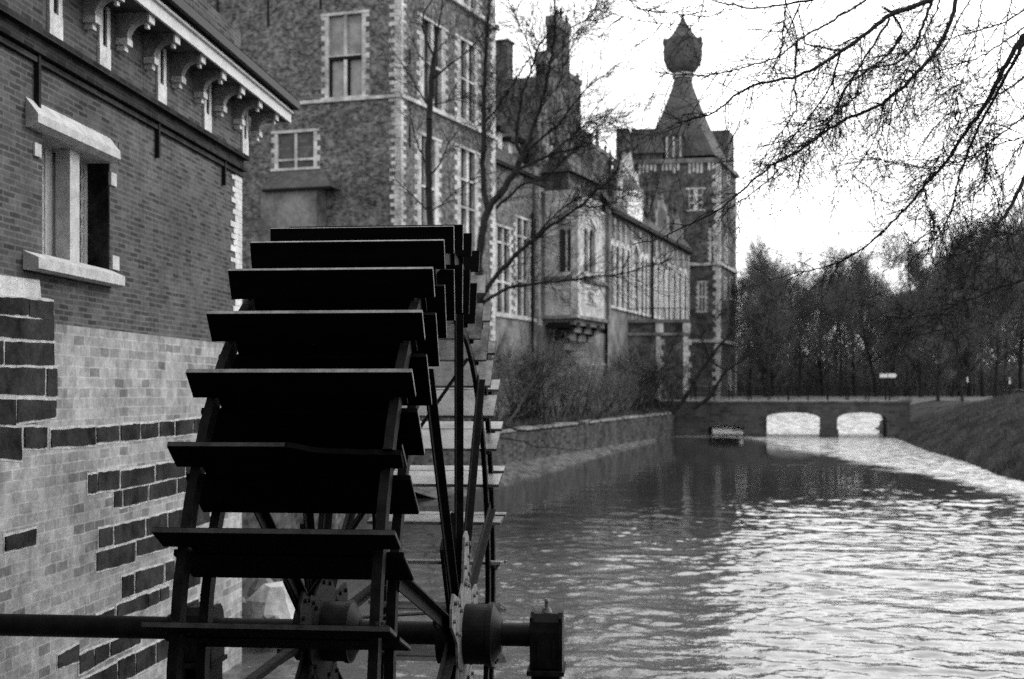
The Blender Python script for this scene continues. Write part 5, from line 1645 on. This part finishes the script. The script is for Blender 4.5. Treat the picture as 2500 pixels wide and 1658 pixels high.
# ---- shrub and tree templates
def twig_tree(seed, Hh, spread, trunk_r, n_main, lvls, mat_t, mat_c, multi=False, seglen=.5, tl=.34, kids=5, first=.25, up=.10, trad=.018):
    r = np.random.RandomState(seed)
    tr_ = []; tw_ = []
    stems = 1 if not multi else multi
    for s in range(stems):
        p = np.array((r.normal(0, .25) * (stems > 1), r.normal(0, .25) * (stems > 1), -.3)); d = np.array((r.normal(0, .06 if stems == 1 else .45), r.normal(0, .06 if stems == 1 else .45), 1.0))
        n = 12; pts_ = [p.copy()]
        for i in range(n):
            d = d + np.array((r.normal(0, .05), r.normal(0, .05), .03)); d /= np.linalg.norm(d)
            p = p + d * Hh * (.95 if stems == 1 else r.uniform(.6, .85)) / n; pts_.append(p.copy())
        path = np.array(pts_)
        limb_segs(path, trunk_r, trunk_r * .12, tr_, r)
        for k in range(n_main // stems):
            t = first + (1 - first) * r.rand() ** .85
            i = int(t * n); i = min(i, n - 1)
            q = path[i] + (path[i + 1] - path[i]) * r.rand()
            az = r.uniform(0, 2 * math.pi)
            L_ = spread * (1.15 - .75 * t) * r.uniform(.6, 1.15)
            dd = np.array((math.cos(az), math.sin(az), r.uniform(.35, 1.1)))
            branch_rec(q, dd, L_, trunk_r * .32 * (1.2 - t), r, tr_, tw_, lvls, seglen, up, kids, tl, trad)
    return tr_, tw_
def branch_rec(p, d, L, rad, r, big, small, lvl, seglen, up, kids, tl, trad):
    n = max(3, int(L / seglen)); st = L / n
    d = d / np.linalg.norm(d); p = np.array(p)
    for i in range(n):
        d = d + r.normal(0, .11, 3) + np.array((0, 0, up)); d /= np.linalg.norm(d)
        q = p + d * st
        (big if rad > .03 and lvl > 1 else small).append((*p, *q, max(rad * (1 - .7 * i / n), trad * .5), max(rad * (1 - .7 * (i + 1) / n), trad * .4)))
        if lvl > 0:
            for _ in range(r.poisson(kids / n)):
                e = d + np.cross(d, r.normal(0, 1, 3)) * r.uniform(.5, 1.0)
                branch_rec(q, e, L * r.uniform(.35, .6) if lvl > 1 else r.uniform(.5, 1.4) * tl * 3, rad * .5, r, big, small, lvl - 1, seglen, up, kids, tl, trad)
        p = q
def make_template(name, label, cat, group, args, mats):
    tr_, tw_ = twig_tree(*args[0], **args[1])
    t = thing(name, label, cat, (0, 0, 0), group)
    V, Fq = tri_tubes(tr_, 6); fast_mesh('trunk', V, Fq, mats[0], t)
    V, Fq = tri_tubes(tw_, 3); fast_mesh('crown', V, Fq, mats[1], t)
    print(name, len(tr_), len(tw_))
    return t
T = []
for s in range(5):
    T.append(make_template('bare_tree', 'tree', 'tree', 'bare trees of the wood behind the bridge', ((100 + s, 17 + 2 * (s % 3), 6.2, .30, 34, 3, None, None), dict(seglen=.7, kids=4.6, tl=.55, first=.16, up=.12, trad=.028)), ('bark', 'twig_wood')))
SH = []
for s in range(3):
    SH.append(make_template('bare_shrub', 'shrub', 'shrub', 'bare shrubs along the castle bank', ((200 + s, 3.6 + .5 * s, 1.8, .06, 26, 2, None, None), dict(multi=7 + s, seglen=.25, kids=4.2, tl=.28, first=.08, up=.07, trad=.011)), (('bark_grey', 'bark', 'twig_tan')[s], ('twig_grey', 'twig', 'twig_tan')[s])))
rg = random.Random(99)
woods = []
# rows: u range, Y, count, scale
rows_ = [(1830, 2560, 136, 8, .76), (1775, 2600, 148, 10, .88), (1760, 2650, 166, 11, .97), (1820, 2620, 188, 10, 1.08)]
place = []
for (ua, ub, Yr, n, sc) in rows_:
    for k in range(n):
        u = ua + (ub - ua) * (k + rg.uniform(.15, .85)) / n
        Y = Yr + rg.uniform(-5, 5)
        s_ = sc * rg.uniform(.82, 1.1)
        if u > 2230 and Yr > 130: s_ *= 1.1
        if 2040 < u < 2230: s_ *= .84
        if u > 2330: s_ *= 1.1
        place.append((u, Y, s_))
place += [(1872, 131, .82), (2290, 124, .66), (2430, 122, .72), (2350, 110, .5)]
ORD = 'first second third fourth fifth sixth seventh eighth ninth tenth eleventh twelfth thirteenth fourteenth fifteenth sixteenth seventeenth eighteenth nineteenth twentieth twenty-first twenty-second'.split()
tree_label = {}; k0 = 0
for (ua, ub, Yr, n, sc), rn in zip(rows_, ('front', 'second', 'third', 'rearmost')):
    for k in range(n): tree_label[k0 + k] = f'{ORD[k]} bare tree from the far tower in the {rn} row of the wood'
    k0 += n
for k, t_ in enumerate(('bare tree standing forward of the wood closest behind the bridge railing', 'bare tree forward of the wood between the signpost and the meadow slope', 'spreading bare tree forward of the wood behind the pale path', 'smallest bare tree, alone on the meadow behind the signpost')): tree_label[k0 + k] = t_
used = [False] * len(T)
for k, (u, Y, s_) in enumerate(place):
    i = k % len(T)
    x = (u - CU) / F * Y
    lab = tree_label[k]
    loc = (x, Y, 3.0)
    if not used[i]:
        T[i].location = loc; T[i].rotation_euler = (0, 0, rg.uniform(0, 6.28)); T[i].scale = (s_,) * 3; T[i]['label'] = lab; used[i] = True
    else: copy_thing(T[i], loc, rg.uniform(0, 6.28), s_, lab)
# trees standing by the right bank, nearer: big spreading tree on the right
# undergrowth of the wood (countless stems): one stuff object
r = np.random.RandomState(55); sg2 = []
for _ in range(9000):
    Y = r.uniform(150, 205); u = r.uniform(1730, 2680); x = (u - CU) / F * Y
    h_ = r.uniform(1.5, 5.5) * (.8)
    p = np.array((x, Y, 3.2)); d = np.array((r.normal(0, .35), r.normal(0, .35), 1.0))
    for j in range(3):
        q = p + d * h_ / 3; sg2.append((*p, *q, .05, .03)); 
        e = d + r.normal(0, .6, 3); sg2.append((*q, *(q + e * h_ * .3), .03, .012))
        p = q; d = d + r.normal(0, .2, 3)
V, Fq = tri_tubes(sg2, 3); o = fast_mesh('undergrowth', V, Fq, 'twig_wood', base=(0, 0, 0)); o['kind'] = 'stuff'
# far woodland mass closing the horizon
r = np.random.RandomState(56); sg2 = []
for _ in range(16000):
    Y = r.uniform(205, 250); x = r.uniform(20, 175); top_ = 11 + 3 * math.sin(x * .09) + 2 * math.sin(x * .31 + 1)
    z = 2 + top_ * r.rand() ** .7
    p = np.array((x, Y, z)); d = r.normal(0, .7, 3) + np.array((0, 0, .8))
    sg2.append((*p, *(p + d * r.uniform(1, 3.0)), .09, .03))
V, Fq = tri_tubes(sg2, 3); o = fast_mesh('woods', V, Fq, 'twig_wood', base=(0, 0, 0)); o['kind'] = 'stuff'

# shrubs along the left bank
sh_px = [(1222, 57, 1.15), (1248, 62, 1.35), (1285, 60, 1.2), (1318, 66, 1.45), (1352, 65, 1.2), (1392, 70, 1.3), (1428, 76, 1.15), (1455, 72, .9), (1490, 82, 1.15), (1530, 86, 1.3),
         (1560, 92, 1.5), (1600, 94, 1.35), (1640, 99, 1.45), (1668, 103, 1.2), (1585, 88, .9), (1270, 70, 1.6), (1340, 78, 1.7), (1410, 84, 1.6), (1500, 94, 1.7), (1620, 103, 1.6), (1180, 54, 1.2), (1130, 56, 1.2)]
where = ['by the wheel', 'under the white framed windows', 'under the drainpipe', 'under the chapel bay', 'by the slit windows', 'against the terrace block', 'by the leaning tree']
usd = [False] * 3
for k, (u, Y, s_) in enumerate(sh_px):
    x = (u - CU) / F * Y
    xe = lerp_line(LB, Y) - 1.2
    if x > xe: x = xe - .3 * (k % 3)
    rank = sorted(range(len(sh_px)), key=lambda q: (sh_px[q][0], q)).index(k)
    lab = f"{ORD[rank]} bare twiggy shrub along the castle bank counting from the wheel to the bridge, {'tall' if s_ > 1.4 else 'low' if s_ < 1.1 else 'mid-height'}"
    i = k % 3
    if not usd[i]:
        SH[i].location = (x, Y, 2.0); SH[i].scale = (s_,) * 3; SH[i]['label'] = lab; usd[i] = True
    else: copy_thing(SH[i], (x, Y, 2.0), rg.uniform(0, 6.28), (s_ * 1.1, s_ * 1.1, s_ * rg.uniform(.8, 1.1)), lab)
